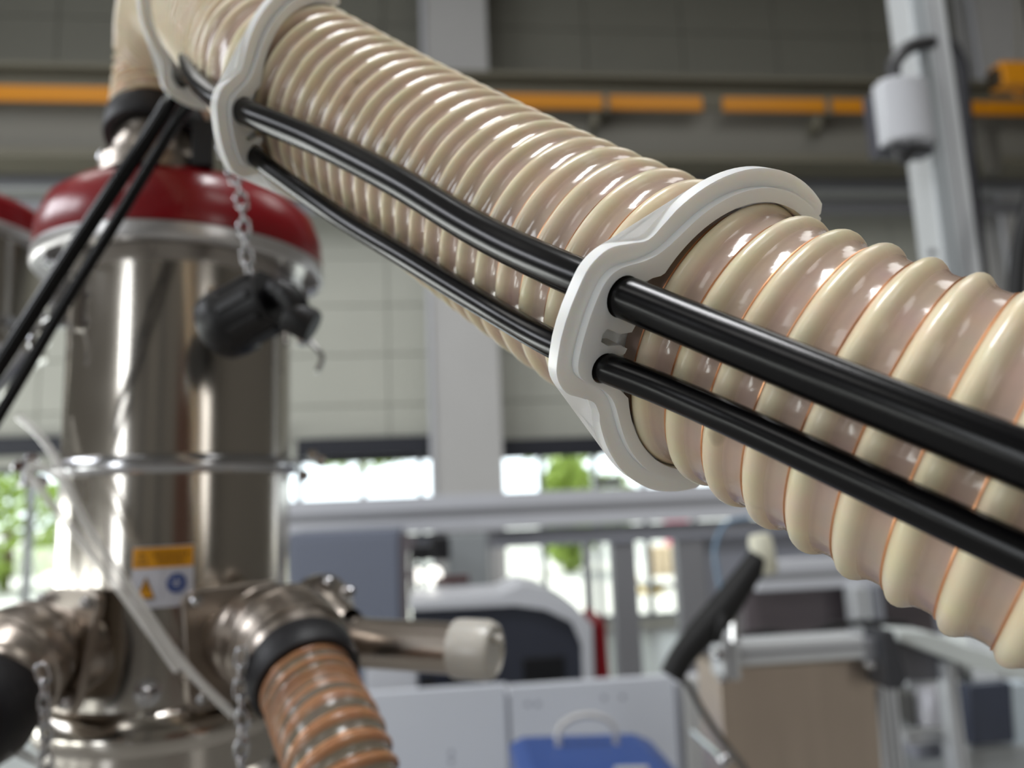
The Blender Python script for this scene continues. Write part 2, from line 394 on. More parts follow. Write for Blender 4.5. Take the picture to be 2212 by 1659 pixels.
# the dark rounded machine with white hood and red edge
dm = thing('dark_machine', (W(1090, 1400, 2.6).x, 2.6, 0), 'low dark slate machine with curved white hood and red end strip', 'machine')
def prism(name, pts, Y, d, m, parent, bevel=.003):
    bm = bmesh.new(); a = [bm.verts.new((W(x, min(y, 1700), Y).x, Y, W(x, y, Y).z if y < 1800 else 0)) for x, y in pts]; f = bm.faces.new(a)
    g = bmesh.ops.extrude_face_region(bm, geom=[f]); bmesh.ops.translate(bm, vec=(0, d, 0), verts=[v for v in g['geom'] if isinstance(v, bmesh.types.BMVert)])
    bmesh.ops.triangulate(bm, faces=[q for q in bm.faces if len(q.verts) > 4])
    return build(name, bm, m, parent, smooth=False, bevel=bevel)
prism('body', [(888, 1322), (1110, 1308), (1180, 1318), (1236, 1345), (1258, 1400), (1262, 1900), (888, 1900)], 2.6, .27, dark, dm)
prism('hood', [(884, 1296), (1080, 1284), (1130, 1260), (1180, 1272), (1240, 1305), (1280, 1350), (1284, 1900), (1262, 1900), (1258, 1395), (1236, 1345), (1180, 1318), (1110, 1308), (886, 1318)], 2.58, .3, mat('hood_white', (206, 208, 214), .35), dm)
prism('end_strip', [(1284, 1352), (1300, 1332), (1308, 1345), (1318, 1475), (1318, 1900), (1288, 1900)], 2.62, .26, mat('deep_red', (128, 0, 16), .4), dm)
pbox('display', 1130, 1420, 1220, 1480, 2.59, .02, blackp, dm, .004)
pbox('plinth', 892, 1455, 1040, 1500, 2.55, .03, mat('navy_plastic', (26, 30, 44), .4), dm, .004)
for px in (925, 985): 
    c = W(px, 1476, 2.545); build('knob', lathe([(0, 0), (.02, .001), (.024, .012), (.024, .02)], 20, axm(c, Vector((0, 1, 0)))), blackp, dm)
# white enclosure of flat panels, in front
en = thing('white_enclosure', (W(1100, 1580, 1.9).x, 1.9, 0), 'long white enclosure of flat doors below the dark machine', 'enclosure')
pbox('body', 640, 1500, 1560, 2100, 1.9, .1, white, en, .004)
dw = mat('door_white', (212, 216, 224), .35)
for (a, b, h) in ((640, 762, 1492), (766, 1104, 1488), (1110, 1478, 1470)):
    d_ = pbox('door', a, h, b, 2050, 1.88, .018, dw, en, .003)
    pbox('edge', b-3, h+4, b+2, 2050, 1.878, .02, greyp, en, .001)
for (px, py) in ((975, 1627), (975, 1645), (1140, 1521), (1162, 1521), (1305, 1508), (1345, 1506)):
    c = W(px, py, 1.879); build('screw_cap', lathe([(0, 0), (.006, .0005), (.007, .003)], 12, axm(c, Vector((0, 1, 0)))), greyp, en)
pbox('raised_panel', 790, 1432, 900, 1500, 2.2, .1, white, en, .004)
prism('side_wing', [(1478, 1466), (1520, 1470), (1600, 1560), (1640, 1660), (1640, 2000), (1478, 2000)], 1.86, .04, mat('wing_grey', (192, 192, 190), .4), en)
# blue case with its handle
bc = thing('blue_case', W(1320, 1650, 1.3), 'blue plastic case with a pale carrying handle in front of the white doors', 'case')
Yc = 1.30
zc = W(1300, 1620, Yc).z
x0, x1 = W(1155, 1620, Yc).x, W(1500, 1620, Yc).x
bmc = bmesh.new()
xa, xb = W(1155, 1612, Yc).x, W(1478, 1640, Yc).x
pts_lo = [(xa, Yc, W(1300, 1610, Yc).z), (xb+.02, Yc, W(1300, 1610, Yc).z), (W(1420, 1585, Yc+.18).x, Yc+.18, W(1300, 1588, Yc+.18).z), (W(1160, 1600, Yc+.18).x, Yc+.18, W(1300, 1588, Yc+.18).z)]
prism('shell', [(1128, 1700), (1160, 1682), (1440, 1672), (1486, 1690), (1500, 1720), (1510, 1900), (1120, 1900)], Yc, .22, blue, bc, .006)
prism('latch_band', [(1330, 1660), (1402, 1658), (1404, 1700), (1328, 1702)], Yc-.008, .01, mat('latch_pale', (190, 192, 196), .35), bc, .001)
hp = [W(1206, 1616, 1.46), W(1210, 1572, 1.46), W(1228, 1556, 1.46), W(1300, 1550, 1.46), W(1322, 1564, 1.46), W(1332, 1608, 1.46)]
pipe('handle', hp, .0055, mat('handle_pale', (190, 188, 184), .4), bc, 10, 6)
# steel chute with aluminium frame, right
ch = thing('steel_chute', (W(1740, 1500, 1.15).x, 1.15, 0), 'brushed brown grey steel chute under an aluminium frame rail', 'chute')
prism('sheet', [(1552, 1445), (1896, 1425), (1908, 1700), (1908, 2100), (1560, 2100)], 1.15, .1, mat('brushed_sheet', (196, 182, 168), .42, 1, rnoise=.08, nscale=3, noise=.22, stretch=(8, 1, .6)), ch, .003)
prof('frame_rail', 1596, 1382, 1868, 1430, 1.12, .05, alu, ch, False)
prof('frame_post', 1560, 1372, 1598, 1470, 1.11, .05, alu, ch)
pbox('corner_block', 1868, 1380, 1900, 1430, 1.12, .05, alu_d, ch, .003)
for (px, py, r) in ((1562, 1466, .006), (1880, 1437, .006), (1556, 1415, .009)):
    c = W(px, py, 1.105); build('bolt', lathe([(0, -.004), (r*.8, -.004), (r, 0), (r, .006)], 12, axm(c, Vector((0, 1, 0)))), chrome, ch)
pipe('pin', [W(1588, 1385, 1.1), W(1588, 1325, 1.1)], .0075, chrome, ch, 10, 3)
c = W(1566, 1640, 1.0); 
hn = thing('hinge_pin', c, 'small bright round steel pin end beside the foot of the chute', 'pin')
build('head', lathe([(0, -.008), (.006, -.007), (.009, -.003), (.009, .004), (0, .004)], 16, axm(c, Vector((0, 1, 0)))), chrome, hn)
pipe('shaft', [c, c+Vector((0, .12, 0))], .005, chrome, hn, 8, 2)
# dark crossmember and pipe behind the chute
dk = thing('dark_panel_unit', (W(1760, 1300, 2.4).x, 2.4, 0), 'dull brown grey machine panel below the pale beam, behind the chute', 'machine')
pbox('panel', 1612, 1268, 2020, 1420, 2.4, .1, mat('brown_grey_panel', (100, 92, 96), .5, noise=.15, nscale=4), dk, .004)
prof('pale_beam', 1636, 1206, 2020, 1268, 2.35, .1, white, dk, False)
prof('upright', 1850, 1268, 1884, 1400, 2.3, .06, alu, dk); prof('upright', 1888, 1268, 1912, 1400, 2.32, .06, greyp, dk)
pbox('foot_frame', 1640, 1420, 2020, 2000, 2.42, .08, alu_d, dk, .004)
pipe('cable_loom', [W(1590, 1376, 1.5), W(1660, 1366, 1.5), W(1730, 1374, 1.5), W(1800, 1352, 1.5), W(1880, 1345, 1.5), W(1960, 1350, 1.5)], .007, blackr, dk, 8, 8)
# aluminium table frame going back to the right, with dark screen
tf = thing('aluminium_frame_stand', (W(2000, 1500, 1.3).x, 1.3, 0), 'aluminium profile stand with pale top edge, right of the chute', 'frame')
prism('top_edge', [(1940, 1362), (2010, 1366), (2080, 1392), (2230, 1440), (2300, 1462), (2300, 1486), (2090, 1440), (1945, 1384)], 1.2, .05, mat('pale_top', (214, 220, 218), .3), tf)
prism('side_rail', [(1905, 1362), (1942, 1384), (2082, 1432), (2082, 1470), (1905, 1470)], 1.24, .03, mat('dark_rail', (104, 104, 110), .45), tf)
prism('dark_corner', [(1904, 1362), (1932, 1362), (1962, 1470), (1948, 1490), (1916, 1490)], 1.1, .05, mat('corner_grey', (56, 57, 62), .5), tf)  # corner piece in an even dark grey
prof('leg', 1914, 1480, 1940, 2000, 1.15, .03, alu, tf); prof('leg', 1946, 1470, 1966, 2000, 1.17, .03, alu, tf)
prof('leg', 2076, 1430, 2100, 2000, 1.22, .03, alu, tf)
prof('cross_rail', 1960, 1580, 2076, 1606, 1.26, .03, alu, tf, False); prof('cross_rail', 1960, 1452, 2076, 1480, 1.28, .03, alu, tf, False)
pr = thing('small_pump', W(2000, 1540, 1.5), 'pale grey pump body framed by the aluminium stand', 'pump')
c = W(2022, 1530, 1.5)
build('body', lathe([(0, -.05), (.03, -.05), (.036, -.03), (.036, .04), (.028, .055), (0, .055)], 24, axm(c, Vector((.2, .3, 1)))), mat('pump_grey', (160, 160, 166), .35, .4), pr)
build('motor', lathe([(0, 0), (.03, 0), (.03, .09), (0, .1)], 20, axm(W(2050, 1500, 1.52), Vector((0, 1, -.4)))), dark, pr)
pbox('bracket', 1980, 1590, 2070, 1640, 1.49, .05, greyp, pr, .004); pbox('box', 1968, 1500, 2000, 1570, 1.52, .05, mat('pump_dark', (80, 80, 78), .4), pr, .005)
sc = thing('dark_screen', W(2140, 1545, 1.36), 'dark slate blue screen at the lower right edge', 'screen')
prism('panel', [(2092, 1482), (2186, 1474), (2192, 1602), (2102, 1612)], 1.36, .03, mat('screen_slate', (58, 64, 80), .25, noise=.2, nscale=8), sc)
pbox('bezel', 2190, 1474, 2240, 1660, 1.38, .03, mat('bezel_pale', (196, 208, 216), .35), sc, .003)
pbox('stand', 2100, 1612, 2260, 2000, 1.37, .06, mat('stand_grey', (160, 164, 166), .4), sc, .004)
# white ribbed cover behind stand
wc = thing('white_bench_cover', (W(2160, 1450, 1.9).x, 1.9, 0), 'rumpled white sheet over the bench behind the aluminium stand', 'cover')
bmw = bmesh.new(); G = {}
for i in range(17):
    for j in range(9):
        a = W(2060+i*16, 1420, 1.9).x; y = 1.9+j*.045
        G[i, j] = bmw.verts.new((a, y, W(2150, 1455, 1.9).z+.012*sin(i*1.1+j)+.01*cos(j*1.7)))
for i in range(16):
    for j in range(8): bmw.faces.new((G[i, j], G[i+1, j], G[i+1, j+1], G[i, j+1]))
o = build('sheet', bmw, mat('sheet_white', (222, 228, 226), .5), wc); sm = o.modifiers.new('s', 'SOLIDIFY'); sm.thickness = .02
pbox('bench', 2060, 1462, 2330, 2000, 1.92, .32, mat('bench_grey', (140, 144, 146), .5), wc, .004)
# black curved hose handle with pale fitting
bh = thing('black_spray_hose', W(1540, 1330, .95), 'thick black curved hose rising to a cream fitting under the big hose', 'hose')
Yh = .95
pipe('hose', [W(1640, 1205, Yh), W(1600, 1262, Yh), W(1556, 1322, Yh), (W(1508, 1376, Yh)), W(1472, 1420, Yh), W(1450, 1462, Yh)],
     [.0150+.0035*sin(min(1, i/50)*pi)**2+.0005*min(1, i/40) for i in range(5*12+1)], blackr, bh, 16)
pipe('thumb_lever', [W(1560, 1320, Yh-.01), W(1556, 1360, Yh-.02), W(1546, 1384, Yh-.01)], .006, blackr, bh, 8)
build('fitting', lathe([(0, -.03), (.013, -.03), (.0155, -.024), (.0155, .012), (.012, .02), (0, .02)], 24, axm(W(1646, 1188, Yh), W(1640, 1160, Yh)-W(1650, 1210, Yh))), mat('cream_plastic', (226, 224, 204), .35), bh)
bt = thing('thin_grey_tube', W(1520, 1560, .98), 'thin dark tube dropping from the black curved hose to the chute foot', 'tube')
pipe('tube', [W(1462, 1452, .98), W(1486, 1480, .98), W(1520, 1540, .97), (W(1560, 1600, .96)), W(1600, 1650, .94), W(1650, 1740, .92)], .0042, mat('tube_dark', (58, 54, 50), .4), bt, 10)
bb = thing('thin_blue_tube', W(1550, 1180, 1.6), 'thin pale blue air tube curving down behind the cream fitting', 'tube')
pipe('tube', [W(1620, 1118, 1.6), W(1570, 1130, 1.6), W(1545, 1180, 1.6), W(1550, 1240, 1.6), W(1562, 1300, 1.6)], .005, mat('blue_tube', (120, 146, 170), .35), bb, 8)

# ------------------------------------------------------------------ tall aluminium pole with control box, right
pl = thing('aluminium_pole', (W(2010, 300, 1.5).x, 1.5, 0), 'tall pale aluminium profile pole on the right', 'pole')
xa, xm, xb = W(1985, 200, 1.5).x, W(2042, 200, 1.5).x, W(2082, 200, 1.5).x
px_ = (W(1975, 300, 1.5).x+0)
xl = W(1990, 200, 1.5).x; xr = W(2068, 200, 1.5).x
box('profile', xl, xr, 1.5, 1.58, 0, 3.6, alu, pl, .003)
box('face_strip', xl+.002, xl+(xr-xl)*.42, 1.494, 1.5, 1.3, 3.6, mat('grey_strip', (176, 182, 186), .4), pl, .001)
box('slot', xl+(xr-xl)*.62, xl+(xr-xl)*.68, 1.498, 1.502, 0, 3.6, alu_d, pl, 0)
build('bolt', lathe([(0, -.004), (.007, -.004), (.009, 0), (.009, .004)], 12, axm(W(2014, 545, 1.49), Vector((0, 1, 0)))), alu_d, pl)
jb = thing('white_control_box', W(1968, 240, 1.4), 'rounded white box clamped to the aluminium pole', 'box')
Yb = 1.42
bmj = bmesh.new(); hw = (W(2014, 240, Yb).x-W(1910, 240, Yb).x)/2; hc = (W(2014, 240, Yb).x+W(1910, 240, Yb).x)/2
zt_, zb_ = W(1962, 172, Yb).z, W(1968, 305, Yb).z
ring = []
arc = [(-hw + 2*hw*i/12, -.022*(1-((i-6)/6)**2)) for i in range(13)]
prof2 = arc + [(hw, .035), (-hw, .035)]
lo = [bmj.verts.new((hc+x, Yb+y, zb_)) for x, y in prof2]; hi = [bmj.verts.new((hc+x, Yb+y, zt_)) for x, y in prof2]
n_ = len(lo)
for i in range(n_): bmj.faces.new((lo[i], lo[(i+1) % n_], hi[(i+1) % n_], hi[i]))
bmj.faces.new(lo[::-1]); bmj.faces.new(hi)
build('cover', bmj, mat('box_white', (206, 208, 214), .35), jb, bevel=.004, angle=50)
box('back_plate', hc-hw+.004, hc+hw+.02, Yb+.035, Yb+.08, zb_-.008, zt_-.005, mat('back_dark', (70, 70, 78), .45), jb, .004)
pipe('lower_grip', [Vector((hc-hw*.5, Yb+.02, zb_)), Vector((hc-hw*.45, Yb+.01, zb_-.024)), Vector((hc-hw*.3, Yb+.012, zb_-.035)), Vector((hc+hw*.2, Yb+.02, zb_-.012)), Vector((hc+hw*.9, Yb+.03, zb_+.0))], .012, mat('grip_dark', (60, 60, 62), .4), jb, 10)
pipe('pin', [Vector((hc+hw+.016, Yb+.03, zb_+.03)), Vector((hc+hw+.016, Yb+.03, zb_+.005))], .006, chrome, jb, 8, 3)
pipe('upper_grip', [W(1932, 178, Yb+.03), W(1930, 140, Yb+.03), W(1950, 112, Yb+.03), W(1980, 96, Yb+.04), W(2010, 92, Yb+.06)], .0165, mat('grip_dark', (44, 44, 46), .4), jb, 12)
cl = thing('cable_sleeve', W(2095, 350, 1.62), 'thick black cable sleeve hanging down behind the pole', 'cable')
pipe('sleeve', [W(2010, 92, 1.66), W(2046, 92, 1.66), W(2072, 130, 1.66), W(2082, 200, 1.66), W(2090, 300, 1.66), W(2102, 420, 1.66), W(2112, 520, 1.66), W(2124, 640, 1.66), W(2136, 800, 1.66), Vector((W(2136, 800, 1.66).x, 1.66, .9)), Vector((W(2136, 800, 1.66).x, 1.66, 0))], .0155, mat('sleeve', (40, 40, 46), .6, bump=.6, bscale=300), cl, 14)
bk = thing('black_cable_bundle', W(2200, 520, 1.4), 'black cable bundle at the right edge beside the pole', 'cable')
xb_ = W(2200, 760, 1.4).x
pipe('bundle', [Vector((xb_+.1, 1.4, 8.58)), Vector((xb_+.09, 1.4, 4)), W(2300, 200, 1.4), W(2225, 440, 1.4), W(2205, 520, 1.4), W(2196, 620, 1.4), W(2196, 760, 1.4), Vector((xb_, 1.4, .9)), Vector((xb_, 1.4, 0))], .017, blackr, bk, 12)
rb = thing('grey_wall_pipe', W(2150, 380, 7), 'dark vertical pipe on the wall right of the pole', 'pipe')
pbox('pipe_run', 2128, 274, 2164, 372, 7.0, .1, mat('pipe_dark', (84, 82, 76), .5), rb, .03)
pbox('flange', 2120, 262, 2172, 276, 6.98, .14, MATS['pipe_dark'], rb, .01)

# ------------------------------------------------------------------ vacuum conveyor (steel vessel)
ang = radians(18.2); DC = .55
AX = Vector((-sin(ang)*DC, cos(ang)*DC, 0)); TOC = -AX.normalized()      # axis, and the direction back to the lens
Z0, Z1, ZR = 1.478, 1.7685, 1.627
RB, RLID = .0704, .0925
vc = thing('vacuum_conveyor', (AX.x, AX.y, Z0-.12), 'polished steel vacuum conveyor vessel with a red domed lid', 'conveyor')
T0 = Matrix.Translation(AX)
def vl(name, prof, m, parent=vc, n=96, **k): return build(name, lathe([(r, z) for r, z in prof], n, T0), m, parent, **k)
vl('upper_vessel', [(RB, ZR+.004), (RB, Z1-.002), (RB-.002, Z1-.002), (RB-.002, ZR+.004)], steel)
vl('lower_vessel', [(RB, Z0), (RB, ZR-.004), (RB-.002, ZR-.004), (RB-.002, Z0)], steel)
cr = vl('clamp_ring', [(RB, ZR-.006), (RB+.0035, ZR-.005), (RB+.005, ZR-.002), (RB+.005, ZR+.002), (RB+.0035, ZR+.005), (RB, ZR+.006)], chrome)
lid = vl('lid', [(RLID-.001, Z1), (RLID, Z1+.004), (RLID-.001, Z1+.018), (RLID-.006, Z1+.032), (RLID-.016, Z1+.041), (RLID-.034, Z1+.046), (.03, Z1+.048), (0, Z1+.048), (0, Z1+.044), (RLID-.01, Z1)], red)
vl('lid_band', [(RB+.001, Z1-.006), (RLID-.006, Z1-.010), (RLID-.001, Z1-.011), (RLID+.0005, Z1-.009), (RLID+.0005, Z1-.001), (RLID-.002, Z1), (RB, Z1)], mat('band_silver', (214, 212, 212), .3, .7))
vl('foot_flange', [(RB, Z0+.012), (RB+.004, Z0+.010), (RB+.0085, Z0+.002), (RB+.0095, Z0-.004), (RB+.007, Z0-.010), (RB+.002, Z0-.012), (RB+.002, Z0-.03), (RB+.006, Z0-.034), (RB+.006, Z0-.040), (RB+.0, Z0-.044), (RB-.006, Z0-.12), (0, Z0-.12)], steel)
def around(a, r, z):                        # a measured from the direction to the lens, + to the photo's right
    d = Matrix.Rotation(a, 3, 'Z') @ TOC
    return AX + d*r + Vector((0, 0, z)), d
# latches holding the lid, two sides
for a in (radians(-66), radians(80), radians(-150)):
    c, d = around(a, RB+.010, Z1-.02); tdir = Vector((0, 0, 1)).cross(d)
    mm = Matrix((tdir, d, Vector((0, 0, 1)))).transposed().to_4x4(); mm.translation = c
    la = box('latch', -.005, .005, -.006, .002, -.035, .004, chrome, vc, .001, mm)
    box('hook', -.007, .007, -.002, .009, .004, .016, chrome, la, .0015, mm)
    for zz in (-.03, -.012, .006):
        bmq = bmesh.new(); sweep(bmq, [mm @ Vector((-.008, .002, zz)), mm @ Vector((.008, .002, zz))], .0028, 10)
        build('pin', bmq, chrome, la)
    bmq = bmesh.new(); sweep(bmq, spline([mm @ Vector((0, .003, -.032)), mm @ Vector((0, .012, -.045)), mm @ Vector((0, .008, -.055))], 4), .0018, 8)
    build('lever', bmq, chrome, la)
# bolts where the clamp ring closes
for a in (radians(83), radians(-84)):
    for k_ in range(3):
        c, d = around(a, RB+.009+.006*k_, ZR+(-.007, .007, .003)[k_])
        build('ring_bolt', lathe([(0, -.005), (.003, -.005), (.0042, -.003), (.0042, .003), (.003, .005), (0, .005)], 12, axm(c, Vector((0, 0, 1)).cross(d))), chrome, cr)
# drain plug low on the front
c, d = around(radians(-4), RB, Z0+.03); c = P(337, 1479, .43); c = AX + (Vector((c.x, c.y, 0))-AX).normalized()*RB + Vector((0, 0, c.z)); d = (Vector((c.x, c.y, 0))-AX).normalized()
build('plug', lathe([(.0075, -.002), (.0075, .0015), (.0045, .002), (.004, .006), (.0025, .0075), (0, .0078)], 20, axm(c, d)), chrome, vc)
# warning label, bent round the vessel
def az_of(px, z):       # angle about the axis of the vessel's front wall under pixel column px
    lo_, hi_ = radians(-85), radians(85)
    for _ in range(50):
        m_ = (lo_+hi_)/2; q, _d = around(m_, RB, z); v = q-CAM; x = CX+FPX*v.dot(RT)/v.dot(F)
        if x < px: lo_ = m_
        else: hi_ = m_
    return (lo_+hi_)/2
def zpix(px, py):
    z = 1.53
    for _ in range(6):
        a = az_of(px, z); q, _d = around(a, RB, z); v = q-CAM; y = CY-FPX*v.dot(UP)/v.dot(F)
        z += (y-py)*.43/FPX
    return z
LZ1, LZ0 = zpix(347, 1180), zpix(347, 1312)
LA0, LA1 = az_of(280, 1.53), az_of(415, 1.53)
def lab(name, pts, off, m, parent):         # flat print outline (0..1, 0..1) laid on the curved wall
    bm = bmesh.new(); vs = []
    P2 = []
    for i, (x, y) in enumerate(pts):
        x2, y2 = pts[(i+1) % len(pts)]; n = max(1, int(abs(x2-x)/.08))
        for k in range(n): P2.append((x+(x2-x)*k/n, y+(y2-y)*k/n))
    for off_ in (off,):
        cxx = sum(p[0] for p in P2)/len(P2); cyy = sum(p[1] for p in P2)/len(P2)
        cv = bm.verts.new(around(LA0+(LA1-LA0)*cxx, RB+off_, LZ0+(LZ1-LZ0)*cyy)[0])
        vs = [bm.verts.new(around(LA0+(LA1-LA0)*x, RB+off_, LZ0+(LZ1-LZ0)*y)[0]) for x, y in P2]
        for i in range(len(vs)): bm.faces.new((cv, vs[i], vs[(i+1) % len(vs)]))
    return build(name, bm, m, parent)
def lrect(name, x0, y0, x1, y1, off, m, parent):
    bm = bmesh.new(); n = 10; r = []
    for i in range(n+1):
        x = x0+(x1-x0)*i/n
        r.append([bm.verts.new(around(LA0+(LA1-LA0)*x, RB+o2, LZ0+(LZ1-LZ0)*y)[0]) for (y, o2) in ((y0, 0), (y0, off), (y1, off), (y1, 0))])
    for a, b in zip(r, r[1:]):
        for k in range(3): bm.faces.new((a[k], b[k], b[k+1], a[k+1]))
    bm.faces.new(r[0]); bm.faces.new(r[-1][::-1])
    return build(name, bm, m, parent, smooth=False)
lb_w = mat('label_white', (214, 214, 224), .45); lb_y = mat('label_amber', (232, 160, 8), .45); lb_b = mat('label_blue', (24, 66, 140), .45); lb_k = mat('label_ink', (130, 84, 6), .5); lb_k2 = mat('label_black', (50, 40, 20), .5)
lb = lrect('warning_label', 0, 0, 1, 1, .0004, lb_w, vc); lb['label'] = 'white and amber warning label'
lrect('amber_band', .01, .65, .99, .985, .0006, lb_y, lb)
tri = lambda cx, cy, s, h: [(cx-s, cy-h), (cx+s, cy-h), (cx, cy+h)]
lab('band_triangle', tri(.16, .82, .10, .11), .0008, lb_k, lb); lab('band_triangle_fill', tri(.16, .815, .075, .075), .0009, lb_y, lb)
lrect('band_mark', .15, .77, .17, .85, .001, lb_k, lb)
for (a, b, y) in ((.36, .9, .86), (.40, .84, .75)):
    x = a
    while x < b-.02:
        w_ = random.uniform(.02, .045); lrect('print_line', x, y-.03, min(x+w_, b), y+.03, .0008, lb_k, lb); x += w_+.018
lab('amber_triangle', tri(.24, .33, .16, .19), .0007, lb_k2, lb); lab('amber_triangle_fill', tri(.24, .325, .135, .155), .0008, lb_y, lb)
lab('bolt_mark', [(.25, .44), (.22, .32), (.245, .33), (.225, .22), (.27, .35), (.245, .345), (.27, .44)], .0010, lb_k2, lb)
circ = lambda cx, cy, r, ry: [(cx+r*cos(i*pi/12), cy+ry*sin(i*pi/12)) for i in range(24)]
lab('blue_disc', circ(.73, .38, .16, .165), .0007, lb_b, lb)
for (x0_, y0_, x1_, y1_) in ((.72, .42, .735, .50), (.63, .40, .83, .42), (.66, .35, .80, .37), (.69, .30, .77, .32)):
    lrect('earth_mark', x0_, y0_, x1_, y1_, .0009, lb_w, lb)
lrect('divider', .495, .12, .505, .62, .0006, mat('label_grey', (176, 176, 186), .5), lb)
# inlet neck on the lid, its black cuff and flange
NK = P(342, 322, .482)
neck_top = NK
vn = Vector((0, 0, 1))
nx_, ny_ = NK.x, NK.y
zb2 = Z1+.043
build('neck', lathe([(.034, zb2-.004), (.034, zb2+.006), (.028, zb2+.010), (.026, zb2+.02), (.0275, zb2+.03), (.0275, zb2+.05), (.022, zb2+.052)], 48, Matrix.Translation((nx_, ny_, 0))), steel_m, vc)
for a in (0, 1.2, 2.4, 3.6, 4.8, 6.0):
    build('neck_bolt', lathe([(0, .006), (.003, .006), (.0035, .004), (.0035, 0)], 10, Matrix.Translation((nx_+.031*cos(a), ny_+.031*sin(a), zb2+.006))), chrome, vc)
box('neck_bracket', -.006, .006, -.004, .004, 0, .03, blackp, vc, .001, Matrix.Translation((nx_+.035, ny_-.022, zb2-.002)))

# ports: collar, square plate with bolts, elbow and black cuff
def port(pts, rad, plate_at, side):
    path = [P(*p) for p in pts]
    d0 = (path[1]-path[0]).normalized()
    # collar against the vessel
    m0 = axm(path[0], d0)
    L0 = (path[1]-path[0]).length
    build('collar', lathe([(rad*.78, -.012), (rad*1.0, -.004), (rad*1.04, .0), (rad*1.04, L0*.45), (rad*.84, L0*.62), (rad*.84, L0)], 48, m0), steel_m, vc)
    m1 = axm(path[1], d0)
    bm = bmesh.new(); h = rad*1.06; pts2 = []
    for q in range(4):
        for k in range(6):
            a = q*pi/2+k/5*pi/2; sx = 1 if cos(q*pi/2+pi/4) > 0 else -1; sy = 1 if sin(q*pi/2+pi/4) > 0 else -1
            pts2.append((sx*(h-.008)+.008*cos(a), sy*(h-.008)+.008*sin(a)))
    lo = [bm.verts.new(m1 @ Vector((x, y, -.002))) for x, y in pts2]; hi = [bm.verts.new(m1 @ Vector((x, y, .003))) for x, y in pts2]
    n = len(lo)
    for i in range(n): bm.faces.new((lo[i], lo[(i+1) % n], hi[(i+1) % n], hi[i]))
    bm.faces.new(lo[::-1]); bm.faces.new(hi)
    pt = build('square_plate', bm, steel_m, vc, bevel=.0006, angle=30)
    for sx in (-1, 1):
        for sy in (-1, 1):
            c = m1 @ Vector((sx*h*.8, sy*h*.8, .003))
            build('bolt', lathe([(0, .005), (.0026, .0048), (.0034, .0035), (.0034, 0)], 10, axm(c, d0)), chrome, pt)
    sp = spline(path[1:], 10)
    bm = bmesh.new(); n = len(sp)
    rr = [rad*(.72+.30*sin(min(1, i/n*1.8)*pi/2)-.16*max(0, i/n-.6)/.4) for i in range(n)]
    sweep(bm, sp, rr, 40, True)
    eb = build('elbow', bm, steel_m, vc)
    for tt in (.30, .58, .80):
        i = int(tt*n); fr = frames(sp)
        build('rib', lathe([(rr[i]*.99, -.004), (rr[i]*1.03, -.003), (rr[i]*1.045, 0), (rr[i]*1.03, .003), (rr[i]*.99, .004)], 48, axm(sp[i], fr[i][2])), steel_m, eb)
    return sp, rr
spR, rrR = port([(425, 1400, .455), (510, 1386, .430), (580, 1380, .410), (628, 1400, .392), (652, 1442, .375)], .0300, 1, 1)
spL, rrL = port([(268, 1400, .446), (135, 1400, .418), (60, 1418, .400), (-5, 1462, .380), (-50, 1530, .362)], .0300, 1, -1)
cuffm = mat('cuff_rubber', (18, 18, 24), .5)
def cuff(c, d, r, name='hose_cuff', h=.012):
    return build(name, lathe([(r*.8, -.006), (r*1.06, -.006), (r*1.12, -.003), (r*1.12, h-.003), (r*1.06, h), (r*.86, h)], 48, axm(c, d)), cuffm, vc)
dR = (P(690, 1540, .348)-P(650, 1440, .375)).normalized(); cuff(spR[-1], dR, .0245)
dL = (P(-150, 1575, .332)-P(-50, 1530, .362)).normalized(); cuff(spL[-1], dL, .0265, h=.026)
# side flange with bolts on the right port's far rim, and the filter tube going right
c = P(720, 1365, .425); dF = (P(960, 1398, .40)-P(740, 1384, .428)).normalized()
build('rear_flange', lathe([(.012, -.016), (.030, -.016), (.032, -.013), (.032, -.008), (.026, -.006), (.018, .004), (.0135, .012)], 40, axm(c, dF)), steel_m, vc)
for k in range(8):
    mm = axm(c, dF) @ Matrix.Translation((.028*cos(k*pi/4), .028*sin(k*pi/4), -.006))
    build('bolt', lathe([(0, .005), (.0026, .005), (.0034, .0035), (.0034, 0)], 10, mm), chrome, vc)
fa, fb = P(742, 1386, .426), P(1008, 1402, .398)
Lf = (fb-fa).length; mF = axm(fa, fb-fa)
ft = build('filter_tube', lathe([(0, -.01), (.0124, -.01), (.0124, 0), (.0146, .001), (.0146, .010), (.0135, .011), (.0135, Lf-.004), (.0144, Lf-.003), (.0144, Lf), (0, Lf)], 40, mF), steel_m, vc)
build('end_cap', lathe([(.0130, Lf-.006), (.0152, Lf-.006), (.0156, Lf-.003), (.0156, Lf+.012), (.0142, Lf+.016), (.0125, Lf+.017), (.0115, Lf+.015), (0, Lf+.015)], 40, mF), mat('milky_cap', (196, 192, 184), .3, sss=.3), ft)
cc = mF @ Vector((0, .006, Lf+.014)); build('cap_nozzle', lathe([(0, .007), (.0022, .007), (.0026, .004), (.0026, 0)], 12, axm(cc, fb-fa)), mat('milky_cap', (196, 192, 184)), ft)
